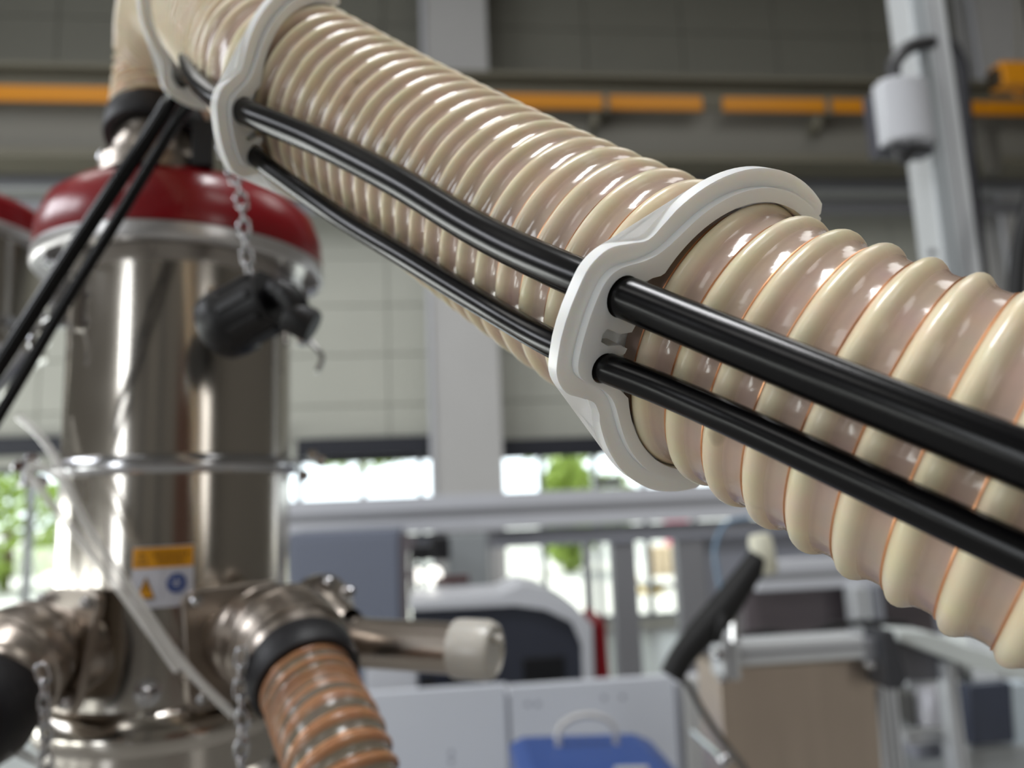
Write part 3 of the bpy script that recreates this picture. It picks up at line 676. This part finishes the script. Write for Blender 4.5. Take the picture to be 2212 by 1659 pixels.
# ------------------------------------------------------------------ second conveyor at the left edge
AX2 = P(-190, 900, .78); AX2 = Vector((AX2.x, AX2.y, 0))
v2 = thing('vacuum_conveyor', (AX2.x, AX2.y, 1.4), 'second steel vacuum conveyor cut by the left edge, red lid with pale rim', 'conveyor')
zq = P(20, 425, .70).z
T2 = Matrix.Translation(AX2)
def v2l(name, prof, m): return build(name, lathe(prof, 72, T2), m, v2)
v2l('lid', [(.118, zq+.002), (.119, zq+.006), (.118, zq+.028), (.110, zq+.036), (.09, zq+.040), (0, zq+.042), (0, zq), (.1, zq)], red)
v2l('lid_band', [(.10, zq-.006), (.122, zq-.006), (.123, zq-.004), (.123, zq+.001), (.121, zq+.003), (.1, zq+.003)], mat('band_silver', (214, 212, 212)))
v2l('vessel', [(.112, zq-.006), (.112, zq-.11), (.117, zq-.112), (.117, zq-.122), (.112, zq-.124), (.03, zq-.22), (.03, zq-.5), (0, zq-.5)], steel)
v2l('clamp_ring', [(.112, zq-.104), (.119, zq-.102), (.119, zq-.094), (.112, zq-.092)], chrome)

# ------------------------------------------------------------------ the big spiral hose
CUB = [[-74.95, 105.17, 264.35], [-65.12, 98.01, 259.55], [-55.73, 90.97, 254.32], [-46.73, 84.04, 248.68], [-38.06, 77.21, 242.68], [-29.7, 70.5, 236.35], [-21.59, 63.9, 229.72], [-13.68, 57.4, 222.81], [-5.94, 51.01, 215.67], [1.68, 44.72, 208.33], [9.23, 38.54, 200.81], [16.75, 32.46, 193.16], [24.28, 26.48, 185.4], [31.88, 20.61, 177.57], [39.58, 14.84, 169.7], [47.43, 9.16, 161.82], [55.48, 3.59, 153.96], [63.76, -1.89, 146.16], [72.33, -7.27, 138.45], [81.23, -12.55, 130.86], [90.5, -17.74, 123.43], [100.2, -22.84, 116.18], [110.35, -27.84, 109.15], [121.02, -32.75, 102.38], [150, -43, 84], [185, -53, 66], [225, -62, 46]]
FARP = [(340, 300, .478), (346, 248, .486), (351, 188, .492), (355, 128, .489), (362, 70, .468), (380, 20, .437), (418, 5, .395), (468, 28, .355), (520, 72, .320), (575, 120, .292)]
ctrl = [P(*p) for p in FARP] + [CV([a/1000 for a in q]) for q in CUB]
raw = spline(ctrl, 8)
path, ST = resample(raw, .0012)
# arclength origin: at CUB[0]
def nearest(pt):
    return min(range(len(path)), key=lambda i: (path[i]-pt).length_squared)
i0 = nearest(CV([a/1000 for a in CUB[0]]))
# RMF frames, started at the clip so that angles there are the clip's own
fr0 = frames(path, UP)
def at_s(s):                                # s in metres from the far end
    f = min(max(s/ST, 0), len(path)-1.001); i = int(f); k = f-i
    p = path[i].lerp(path[i+1], k); a, b = fr0[i], fr0[i+1]
    return p, a[0].lerp(b[0], k), a[1].lerp(b[1], k), a[2].lerp(b[2], k)
# the coil tightens in the bend: turn count against arclength (from CUB[0])
S0 = i0*ST - .0053
TURN = [(-.6, None), (.0463, 0), (.136, 12), (.1893, 18), (.2148, 21), (.265, 27)]
def s_of_turn(n):
    K = TURN[1:]
    if n <= K[0][1]: return S0 + K[0][0] + (n-K[0][1])*.0074
    for (sa, na), (sb, nb) in zip(K, K[1:]):
        if n <= nb: return S0 + sa+(sb-sa)*(n-na)/(nb-na)
    return S0 + K[-1][0]+(n-K[-1][1])*.0084
# smooth the piecewise pitch
def s_turn(n): return sum(s_of_turn(n+k*.5)*w for k, w in ((-3, .1), (-2, .15), (-1, .15), (0, .2), (1, .15), (2, .15), (3, .1)))
RH = .0300
PROF = [(w_, d_*.72) for w_, d_ in [(0.0, -.0024), (.05, -.0019), (.10, -.0010), (.16, -.0003), (.24, 0.0), (.33, -.0001), (.41, -.0006), (.48, -.0013), (.55, -.0019), (.62, -.0023), (.72, -.00255), (.85, -.0026), (1.0, -.0024)]]
def strip(name, prof, m, parent, n0, n1, at, rh, sturn, phase, hand=1, N=72, inner=False):
    verts = []; faces = []; uv = []
    k = len(prof); tot = int((n1-n0)*N)
    for i in range(tot+1):
        n = n0 + i/N; th = hand*2*pi*n + phase
        for (w, dr) in prof:
            p, u, v, t = at(sturn(n+w))
            verts.append(p + (u*cos(th) + v*sin(th))*(rh+dr)); uv.append(w)
    for i in range(tot):
        for j in range(k-1):
            a = i*k+j; faces.append((a, a+1, a+k+1, a+k))
    me = bpy.data.meshes.new(name); me.from_pydata(verts, [], faces)
    lay = me.uv_layers.new(name='across'); 
    li = [0]*len(me.loops); me.loops.foreach_get('vertex_index', li)
    fl_ = []
    for q in li: fl_ += [uv[q], (q//k)/N]
    lay.data.foreach_set('uv', fl_)
    me.polygons.foreach_set('use_smooth', [True]*len(faces))
    return link(name, me, m, parent)

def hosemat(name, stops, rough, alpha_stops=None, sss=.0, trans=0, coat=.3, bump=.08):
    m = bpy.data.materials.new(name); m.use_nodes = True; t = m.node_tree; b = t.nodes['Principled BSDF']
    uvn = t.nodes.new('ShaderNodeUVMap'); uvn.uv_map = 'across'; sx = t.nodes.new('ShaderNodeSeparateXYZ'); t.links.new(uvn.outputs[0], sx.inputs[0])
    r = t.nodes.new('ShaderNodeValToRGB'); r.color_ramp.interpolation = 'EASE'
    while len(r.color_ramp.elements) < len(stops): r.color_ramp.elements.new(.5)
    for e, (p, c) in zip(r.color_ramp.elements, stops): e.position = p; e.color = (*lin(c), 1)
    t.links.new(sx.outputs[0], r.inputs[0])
    tc = t.nodes.new('ShaderNodeTexCoord'); n = t.nodes.new('ShaderNodeTexNoise'); n.inputs['Scale'].default_value = 130; n.inputs['Detail'].default_value = 3
    t.links.new(tc.outputs['Object'], n.inputs['Vector'])
    mx = t.nodes.new('ShaderNodeMix'); mx.data_type = 'RGBA'; mx.blend_type = 'MULTIPLY'; mx.inputs['Factor'].default_value = .18
    t.links.new(r.outputs[0], mx.inputs['A']); t.links.new(n.outputs['Color'], mx.inputs['B']); t.links.new(mx.outputs['Result'], b.inputs['Base Color'])
    ns = t.nodes.new('ShaderNodeTexNoise'); ns.inputs['Scale'].default_value = 110; ns.inputs['Detail'].default_value = 1; t.links.new(tc.outputs['Object'], ns.inputs['Vector'])
    rs = t.nodes.new('ShaderNodeMapRange'); rs.inputs['From Min'].default_value = .735; rs.inputs['From Max'].default_value = .79; rs.inputs['To Max'].default_value = .45; t.links.new(ns.outputs['Fac'], rs.inputs['Value'])
    ms = t.nodes.new('ShaderNodeMix'); ms.data_type = 'RGBA'; ms.inputs['B'].default_value = (.30, .22, .14, 1); t.links.new(rs.outputs[0], ms.inputs['Factor']); t.links.new(mx.outputs['Result'], ms.inputs['A']); t.links.new(ms.outputs['Result'], b.inputs['Base Color'])
    bp = t.nodes.new('ShaderNodeBump'); bp.inputs['Strength'].default_value = bump; bp.inputs['Distance'].default_value = .001
    n3 = t.nodes.new('ShaderNodeTexNoise'); n3.inputs['Scale'].default_value = 420; t.links.new(tc.outputs['Object'], n3.inputs['Vector'])
    t.links.new(n3.outputs['Fac'], bp.inputs['Height']); t.links.new(bp.outputs[0], b.inputs['Normal'])
    b.inputs['Roughness'].default_value = rough; b.inputs['Coat Weight'].default_value = coat; b.inputs['Coat Roughness'].default_value = .04
    if sss:
        b.inputs['Subsurface Weight'].default_value = sss; b.inputs['Subsurface Radius'].default_value = (1, .7, .5); b.inputs['Subsurface Scale'].default_value = .003
    if alpha_stops:
        ra = t.nodes.new('ShaderNodeValToRGB')
        while len(ra.color_ramp.elements) < len(alpha_stops): ra.color_ramp.elements.new(.5)
        for e, (p, a) in zip(ra.color_ramp.elements, alpha_stops): e.position = p; e.color = (a, a, a, 1)
        t.links.new(sx.outputs[0], ra.inputs[0]); t.links.new(ra.outputs[0], b.inputs['Alpha'])
    return m
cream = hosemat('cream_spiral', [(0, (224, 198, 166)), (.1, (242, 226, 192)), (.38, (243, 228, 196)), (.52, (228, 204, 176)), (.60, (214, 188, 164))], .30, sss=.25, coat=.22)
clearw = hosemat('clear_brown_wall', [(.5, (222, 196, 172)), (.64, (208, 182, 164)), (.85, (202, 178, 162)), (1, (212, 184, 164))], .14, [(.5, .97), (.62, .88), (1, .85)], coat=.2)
copper = mat('copper_wire', (244, 184, 140), .38, 1)
PHASE = radians(180)
hose = thing('suction_hose', P(1480, 692, .169), 'big cream and clear spiral hose with copper wire crossing the picture', 'hose')
n_lo, n_hi = -43.0, 36.0
# keep the far end at the cuff
def turns_at(s):
    a, b = -80., 40.
    for _ in range(60):
        c = (a+b)/2
        if s_turn(c) < s: a = c
        else: b = c
    return a
n_lo = turns_at(.012); n_hi = turns_at(len(path)*ST-.012)
HAND = -1
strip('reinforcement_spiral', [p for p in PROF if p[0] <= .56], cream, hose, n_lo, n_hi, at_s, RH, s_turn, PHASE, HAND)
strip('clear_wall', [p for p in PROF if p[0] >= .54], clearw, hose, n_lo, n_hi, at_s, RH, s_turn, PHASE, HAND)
def wire(name, m, parent, n0, n1, at, rad, sturn, phase, hand=1, N=60, r=.0002, w=0., k=5):
    bm = bmesh.new(); pts = []
    for i in range(int((n1-n0)*N)+1):
        n = n0+i/N; th = hand*2*pi*n+phase; p, u, v, t_ = at(sturn(n+w)); pts.append(p+(u*cos(th)+v*sin(th))*rad)
    sweep(bm, pts, r, k)
    return build(name, bm, m, parent)
wire('copper_wire', copper, hose, n_lo, n_hi, at_s, RH-.0016, s_turn, PHASE, HAND)
# dark inner bore so that the clear wall has something behind it
bm = bmesh.new(); sweep(bm, path[6:-6:3], RH-.0042, 48, False, UP)
build('inner_lining', bm, mat('lining', (206, 180, 158), .5), hose)
# cuff at the far end, over the neck
build('end_cuff', lathe([(.0255, -.014), (.0305, -.014), (.0315, -.011), (.0315, .001), (.0305, .003), (.0285, .003)], 48, axm(path[8], fr0[8][2])), cuffm, hose)

# ------------------------------------------------------------------ clips
nylon = mat('milky_nylon', (246, 247, 246), .3, sss=.4, bump=.03)
def arc(cx, cy, r, a0, a1, n): return [(cx+r*cos(radians(a0+(a1-a0)*i/n)), cy+r*sin(radians(a0+(a1-a0)*i/n))) for i in range(n+1)]
def smooth2(pts, n=4):
    q = spline([Vector((x, y, 0)) for x, y in pts], n); return [(v.x, v.y) for v in q]
T1C, T1R = (-36.6, 5.4), 4.0
T2C, T2R = (-35.7, -8.6), 3.0
def inset_path(pts, d):
    p = [Vector((x, y)) for x, y in pts]; n = len(p)
    for _ in range(11):                       # small steps keep tight corners clean
        q = []
        for i in range(n):
            t = p[min(i+1, n-1)] - p[max(i-1, 0)]; t.normalize(); q.append(p[i] + Vector((-t.y, t.x))*(d/11))
        p = [q[0]] + [q[i]*.5 + (q[i-1]+q[i+1])*.25 for i in range(1, n-1)] + [q[-1]]
    return [(v.x, v.y) for v in p]
def clip_profile(inset=0.):
    RO = 36.6; i = 0
    out = arc(0, 0, RO, 66, 141, 26)
    out += smooth2([(-30.2+.75*i, 20.4-.75*i), (-33.2+.5*i, 16.4-.5*i), (-37.4+.2*i, 14.9-1.0*i), (-42.2+.6*i, 13.0-i), (-45.2+i, 9.4-.4*i), (-46.4+i, 4.5), (-46.3+i, -7.8), (-45.2, -11.4), (-41.8, -14.6), (-37.2, -15.5), (-33.6, -16.3), (-31.2, -18.6)], 4)
    out += arc(0, 0, RO, -146, -78, 22)
    if inset: out = inset_path(out, inset); RO -= inset
    RI = 30.2
    tip = [(RO*cos(radians(-74)), RO*sin(radians(-74))+1.2), ((RI+1)*cos(radians(-73)), (RI+1)*sin(radians(-73)))]
    inn = arc(0, 0, RI, -76, -152, 22)
    inn += arc(T2C[0], T2C[1], T2R+.05, -42, -318, 20)       # open towards the hose
    inn += [(-31.6, -5.2), (-31.4, -4.2), (-33.4, -3.7), (-36.6, -4.2), (-38.6, -3.6), (-38.9, -2.2), (-38.0, -1.0), (-34.4, -1.6), (-31.6, -.9), (-31.2, .6)]
    inn += arc(T1C[0], T1C[1], T1R+.05, -42, -318, 22)
    inn += [(-30.8, 9.9), (-28.9, 10.6)]
    inn += arc(0, 0, RI, 158, 68, 28)
    tip2 = [((RI+1.2)*cos(radians(64)), (RI+1.2)*sin(radians(64))), ((RO-1.4)*cos(radians(63.5)), (RO-1.4)*sin(radians(63.5)))]
    return out + tip + inn + tip2
def extr(pts, z0, z1, mtx):
    bm = bmesh.new()
    b = [bm.verts.new(mtx @ Vector((x/1000, y/1000, z0/1000))) for x, y in pts]
    tp = [bm.verts.new(mtx @ Vector((x/1000, y/1000, z1/1000))) for x, y in pts]
    n = len(b)
    for i in range(n): bm.faces.new((b[i], b[(i+1) % n], tp[(i+1) % n], tp[i]))
    f1 = bm.faces.new(b[::-1]); f2 = bm.faces.new(tp)
    bmesh.ops.triangulate(bm, faces=[f1, f2], ngon_method='EAR_CLIP')
    return bm
def clip(o, n, v, label, bev=.0007):
    n = n.normalized(); v = (v-n*v.dot(n)).normalized(); u = v.cross(n)
    m = Matrix((u, v, n)).transposed().to_4x4(); m.translation = o
    root = thing('hose_clip', o, label, 'clip', 'white plastic clips along the big hose')
    a = build('flange', extr(clip_profile(0), 0, 2.6, m), nylon, root, bevel=.0007, seg=3, angle=35)
    b = build('inner_band', extr(clip_profile(3.3), 0.2, 4.4, m), nylon, root, bevel=.0008, seg=3, angle=35)
    return m
C1o = CV((0.04560197, 0.01020616, 0.16321688)); C1n = DV((0.55042033, -0.36252621, -0.75207195)); C1v = DV((0.27010944, 0.92968411, -0.25045627))
m1 = clip(C1o, C1n, C1v, 'sharp white plastic clip in the middle, holding both black tubes on the hose')
def clip_on(px, py, tpx, tpy, label, tilt=(0, 0)):   # clip whose plane crosses the hose axis near (px,py); its tube side turned to the pixel (tpx,tpy)
    best = None
    for i in range(len(path)):
        d = path[i]-CAM; z = d.dot(F); x = CX+FPX*d.dot(RT)/z; y = CY-FPX*d.dot(UP)/z
        e = (x-px)**2+(y-py)**2
        if best is None or e < best[0]: best = (e, i)
    i = best[1]; n = fr0[i][2].copy(); o = path[i]
    u0, v0 = fr0[i][0], fr0[i][1]; n = (n+u0*tilt[0]+v0*tilt[1]).normalized()
    # ray to the tube pixel meets the clip's plane
    r = P(tpx, tpy, 1)-CAM; q = CAM + r*((o-CAM).dot(n)/r.dot(n)) - o; q -= n*q.dot(n)
    a = math.atan2(T1C[1], T1C[0])            # in clip axes tube 1 sits at this angle
    q.normalize(); w = n.cross(q)             # q = u cos a + v sin a ; w = -u sin a + v cos a
    v = q*sin(a) + w*cos(a)
    return clip(o, n, v, label), o, n
m2, o2, n2 = clip_on(679, 211, 517, 233, 'blurred white plastic clip further up the hose, over the red lid', (0, -.3))
m3, o3, n3 = clip_on(460, 22, 385, 170, 'farthest white plastic clip at the upper left, where the hose bends', (.25, -.2))

# ------------------------------------------------------------------ black air tubes
black_t = mat('black_tube', (6, 6, 8), .24, coat=0, bump=.02, bscale=900); black_t.node_tree.nodes['Principled BSDF'].inputs['Specular IOR Level'].default_value = .3
def pocket(m, c, dz): return m @ Vector((c[0]/1000, c[1]/1000, dz/1000))
t1 = [P(-60, 905, .40), P(0, 800, .395), P(120, 610, .39), P(240, 430, .385), P(335, 285, .383)]
mid1 = [(700, 312, .2105), (862, 395, .1885), (1043, 503, .167), (1215, 576, .1500)]
right1 = [(1440, 679, .1318), (1600, 745, .1225), (1900, 868, .1083), (2212, 992, .0968), (2420, 1072, .0905)]
EXT = [(.021, -.010, -.014), (.050, -.020, -.032), (.085, -.030, -.050), (.122, -.038, -.068)]
def onward(p): return [P(*p)] + [P(*p)+DV(d) for d in EXT]
tube1 = [P(-60, 880, .44), P(0, 795, .435), P(120, 600, .425), P(240, 420, .415), P(330, 285, .405), P(372, 215, .400)]
tb1 = thing('black_air_tube', P(1322, 630, .14), 'thicker upper black air tube clipped along the big hose', 'tube', 'black air tubes along the hose')
pA = [pocket(m3, T1C, -14), pocket(m3, T1C, -3), pocket(m3, T1C, 8)]
pB = [pocket(m2, T1C, -9), pocket(m2, T1C, 0), pocket(m2, T1C, 8)]
pC = [pocket(m1, T1C, -7), pocket(m1, T1C, 0), pocket(m1, T1C, 7)]
def from3(c):
    q = pocket(m3, c, -10)
    return q
down1 = [P(-70, 900, .385), P(0, 790, .386), P(120, 600, .387), P(240, 415, .387), P(330, 280, .386), P(366, 222, .382)]
pipe('tube', down1 + [pocket(m3, T1C, 1)] + [pocket(m2, T1C, 1)] + [P(*q) for q in mid1[:-1]] + [pocket(m1, T1C, 1)] + [P(*q) for q in right1[:-1]] + onward(right1[-1]), .0040, black_t, tb1, 32, 10, UP)
mid2 = [(717, 458, .2215), (862, 547, .1975), (1043, 657, .1735), (1165, 720, .159)]
right2 = [(1440, 845, .1335), (1600, 915, .1235), (1900, 1055, .1085), (2212, 1200, .0970), (2420, 1294, .0905)]
down2 = [P(-70, 1010, .385), P(0, 895, .386), P(120, 690, .387), P(240, 495, .387), P(340, 330, .386), P(388, 252, .384)]
tb2 = thing('black_air_tube', P(1290, 785, .144), 'thinner lower black air tube clipped along the big hose', 'tube', 'black air tubes along the hose')
pipe('tube', down2 + [pocket(m3, T2C, 1)] + [pocket(m2, T2C, 1)] + [P(*q) for q in mid2[:-1]] + [pocket(m1, T2C, 1)] + [P(*q) for q in right2[:-1]] + onward(right2[-1]), .0030, black_t, tb2, 28, 10, UP)

# ------------------------------------------------------------------ smaller hoses leaving the ports
clear2 = hosemat('clear_grey_wall', [(.4, (158, 142, 124)), (.7, (134, 124, 110)), (1, (150, 134, 114))], .2, [(.4, .9), (.6, .8), (1, .8)], coat=.05)
cop2 = hosemat('copper_band', [(0, (130, 92, 62)), (.2, (190, 134, 92)), (.45, (172, 124, 90)), (.6, (140, 116, 94))], .3, coat=.1)
def small_hose(pts, label, r=.0232, pitch=.0086):
    pp = spline([P(*p) for p in pts], 16); pa, st = resample(pp, .0012); fr = frames(pa, UP)
    def at(s):
        f = min(max(s/st, 0), len(pa)-1.001); i = int(f); k = f-i; a, b = fr[i], fr[i+1]
        return pa[i].lerp(pa[i+1], k), a[0].lerp(b[0], k), a[1].lerp(b[1], k), a[2].lerp(b[2], k)
    th = thing('outlet_hose', pa[0], label, 'hose', 'clear hoses on the outlet ports')
    n1 = len(pa)*st/pitch-1.5; stn = lambda n: n*pitch
    strip('reinforcement_spiral', [p for p in PROF if p[0] <= .56], cop2, th, .3, n1, at, r, stn, 0, HAND, 60)
    strip('clear_wall', [p for p in PROF if p[0] >= .54], clear2, th, .3, n1, at, r, stn, 0, HAND, 60)
    wire('copper_wire', copper, th, .3, n1, at, r-.0016, stn, 0, HAND, 48, .0004)
    bm = bmesh.new(); sweep(bm, pa[4:-4:3], r-.0042, 32, False, UP); build('inner_lining', bm, mat('dark_lining', (96, 84, 70), .5), th)
small_hose([(653, 1450, .372), (688, 1535, .350), (722, 1610, .325), (760, 1740, .305), (800, 1900, .29)], 'clear outlet hose with glowing copper coils at the bottom, left of the white doors')
small_hose([(-54, 1534, .361), (-150, 1575, .332), (-250, 1640, .31), (-360, 1720, .29)], 'coiled outlet hose almost hidden by the black cuff at the lower left edge')

# ------------------------------------------------------------------ chains and the hanging knob cap
def link_mesh(L=.0062, w=.0036, r=.00062):
    bm = bmesh.new(); pts = []
    h = L/2-w/2
    for i in range(7): a = -pi/2+pi*i/6; pts.append(Vector((w/2*cos(a)*1, 0, 0))+Vector((0, 0, 0)))
    pts = [Vector((w/2*sin(pi*i/6+pi/2)*1, 0, h+w/2*(-cos(pi*i/6+pi/2)))) for i in range(0)]
    for i in range(6): a = pi*i/5; pts.append(Vector((w/2*cos(a), 0, h+w/2*sin(a))))
    for i in range(6): a = pi+pi*i/5; pts.append(Vector((w/2*cos(a), 0, -h+w/2*sin(a))))
    sweep(bm, pts, r, 5, False, Vector((0, 1, 0)), closed=True)
    bmesh.ops.recalc_face_normals(bm, faces=bm.faces)
    me = bpy.data.meshes.new('chain_link'); bm.to_mesh(me); bm.free()
    for p in me.polygons: p.use_smooth = True
    me.materials.append(chrome); return me
LM = link_mesh()
def chain(pts, label, scale=1.):
    pp, st = resample(spline(pts, 10), .0046*scale); th = thing('steel_chain', pts[0], label, 'chain', 'thin steel chains of the port caps'); fr = frames(pp, Vector((0, 1, 0)))
    for i in range(len(pp)-1):
        o = bpy.data.objects.new('chain_link', LM); COL.objects.link(o); c = (pp[i]+pp[i+1])/2; u, v, t_ = fr[i]
        a = pi/2*(i % 2)+random.uniform(-.3, .3); x = u*cos(a)+v*sin(a); y = t_.cross(x)
        m = Matrix((x, y, t_)).transposed().to_4x4() @ Matrix.Scale(scale, 4); m.translation = c-RL[th.name]
        o.parent = th; o.matrix_local = m
        o.matrix_parent_inverse = Matrix()
chain([P(478, 250, .40), P(482, 310, .40), P(492, 355, .40), P(515, 400, .398), P(524, 450, .396), P(530, 520, .395), P(540, 600, .395)], 'steel chain hanging past the red lid down to the black knob', 1.6)
chain([P(88, 1440, .345), P(98, 1490, .345), P(92, 1530, .345), P(102, 1570, .345), P(96, 1620, .345), P(106, 1700, .345), P(104, 1790, .345)], 'steel chain hanging in front of the lower left black cuff', 1.5)
chain([P(524, 1405, .36), P(520, 1440, .36), P(520, 1500, .36), P(526, 1570, .36), P(520, 1640, .36), P(528, 1720, .36), P(528, 1800, .36)], 'steel chain hanging left of the clear outlet hose at the bottom', 1.6)
chain([P(150, 590, .47), P(128, 600, .46), P(100, 640, .46), P(92, 680, .46), P(112, 700, .46)], 'short steel chain by the left latch of the vessel', 1.2)
# knob cap: disc, hub and lever
kc = thing('black_knob_cap', P(560, 670, .40), 'black plastic knob cap hanging from the chain before the steel vessel', 'cap')
kd = (P(475, 700, .405)-P(575, 665, .40)).normalized(); kc0 = P(520, 688, .40)
axk = axm(P(500, 695, .402), P(600, 640, .392)-P(500, 695, .402))
build('cap_disc', lathe([(0, -.010), (.0165, -.010), (.0185, -.008), (.0195, 0), (.0195, .004), (.017, .007), (.0165, .026), (.015, .030), (0, .030)], 48, axk), blackp, kc)
for a in (0, 1, 2, 3, 4, 5, 6, 7):
    mm = axk @ Matrix.Rotation(a*pi/4, 4, 'Z'); box('grip_rib', .0158, .0182, -.0022, .0022, .006, .027, blackp, kc, .0006, mm)
pipe('lever', [axk @ Vector((0, 0, .028)), P(600, 625, .385), P(632, 650, .383), P(648, 690, .385)], [.006]*18+[.0068]*13+[.0065]*6, blackp, kc, 14, 12)
build('lever_end', lathe([(0, -.002), (.0085, -.002), (.009, 0), (.009, .011), (.008, .013), (0, .013)], 24, axm(P(630, 682, .384), P(665, 700, .384)-P(630, 682, .384))), blackp, kc)
build('eyelet', lathe([(.0015, -.001), (.0035, -.001), (.004, 0), (.0035, .001), (.0015, .001)], 16, axm(P(462, 632, .398), Vector((.3, -1, .2)))), chrome, kc)

# ------------------------------------------------------------------ clear plastic tubes in front of the vessel
ctm = bpy.data.materials.new('clear_tube'); ctm.use_nodes = True; b = ctm.node_tree.nodes['Principled BSDF']
b.inputs['Base Color'].default_value = (.78, .76, .72, 1); b.inputs['Roughness'].default_value = .12; b.inputs['Alpha'].default_value = .55; b.inputs['Coat Weight'].default_value = .5
for k, (pts, lbl) in enumerate(((
    [(58, 1015, .41), (100, 1075, .405), (170, 1160, .40), (240, 1250, .39), (310, 1345, .38), (385, 1450, .372)], 'clear plastic tube crossing down over the warning label, left of its twin'),
    ([(64, 1000, .415), (140, 1040, .41), (180, 1120, .405), (230, 1200, .398), (290, 1280, .39), (345, 1365, .38), (410, 1450, .372), (505, 1545, .365)], 'clear plastic tube crossing down over the warning label, right of its twin'),
    ([(40, 900, .46), (75, 930, .45), (110, 975, .44), (140, 1040, .43), (160, 1090, .43)], 'short clear tube bending over the clamp ring at the left'),
    ([(30, 1620, .36), (80, 1645, .36), (160, 1690, .36)], 'clear tube end at the very bottom left'))):
    tt = thing('clear_tube', P(*pts[0]), lbl, 'tube', 'clear plastic tubes'); pipe('tube', [P(*p) for p in pts], .0022, ctm, tt, 12, 10)
pm_ = thing('black_mounting_rod', P(42, 1150, .62), 'thin black upright rod at the left edge before the bright window', 'rod')
a_ = P(44, 1300, .62); pipe('rod', [Vector((a_.x, a_.y, 1.35)), Vector((a_.x, a_.y, 1.64))], .0032, blackp, pm_, 10, 2)
build('rod_clamp', lathe([(0, -.006), (.006, -.006), (.0065, 0), (.006, .006), (0, .006)], 16, Matrix.Translation((a_.x, a_.y, 1.63))), chrome, pm_)
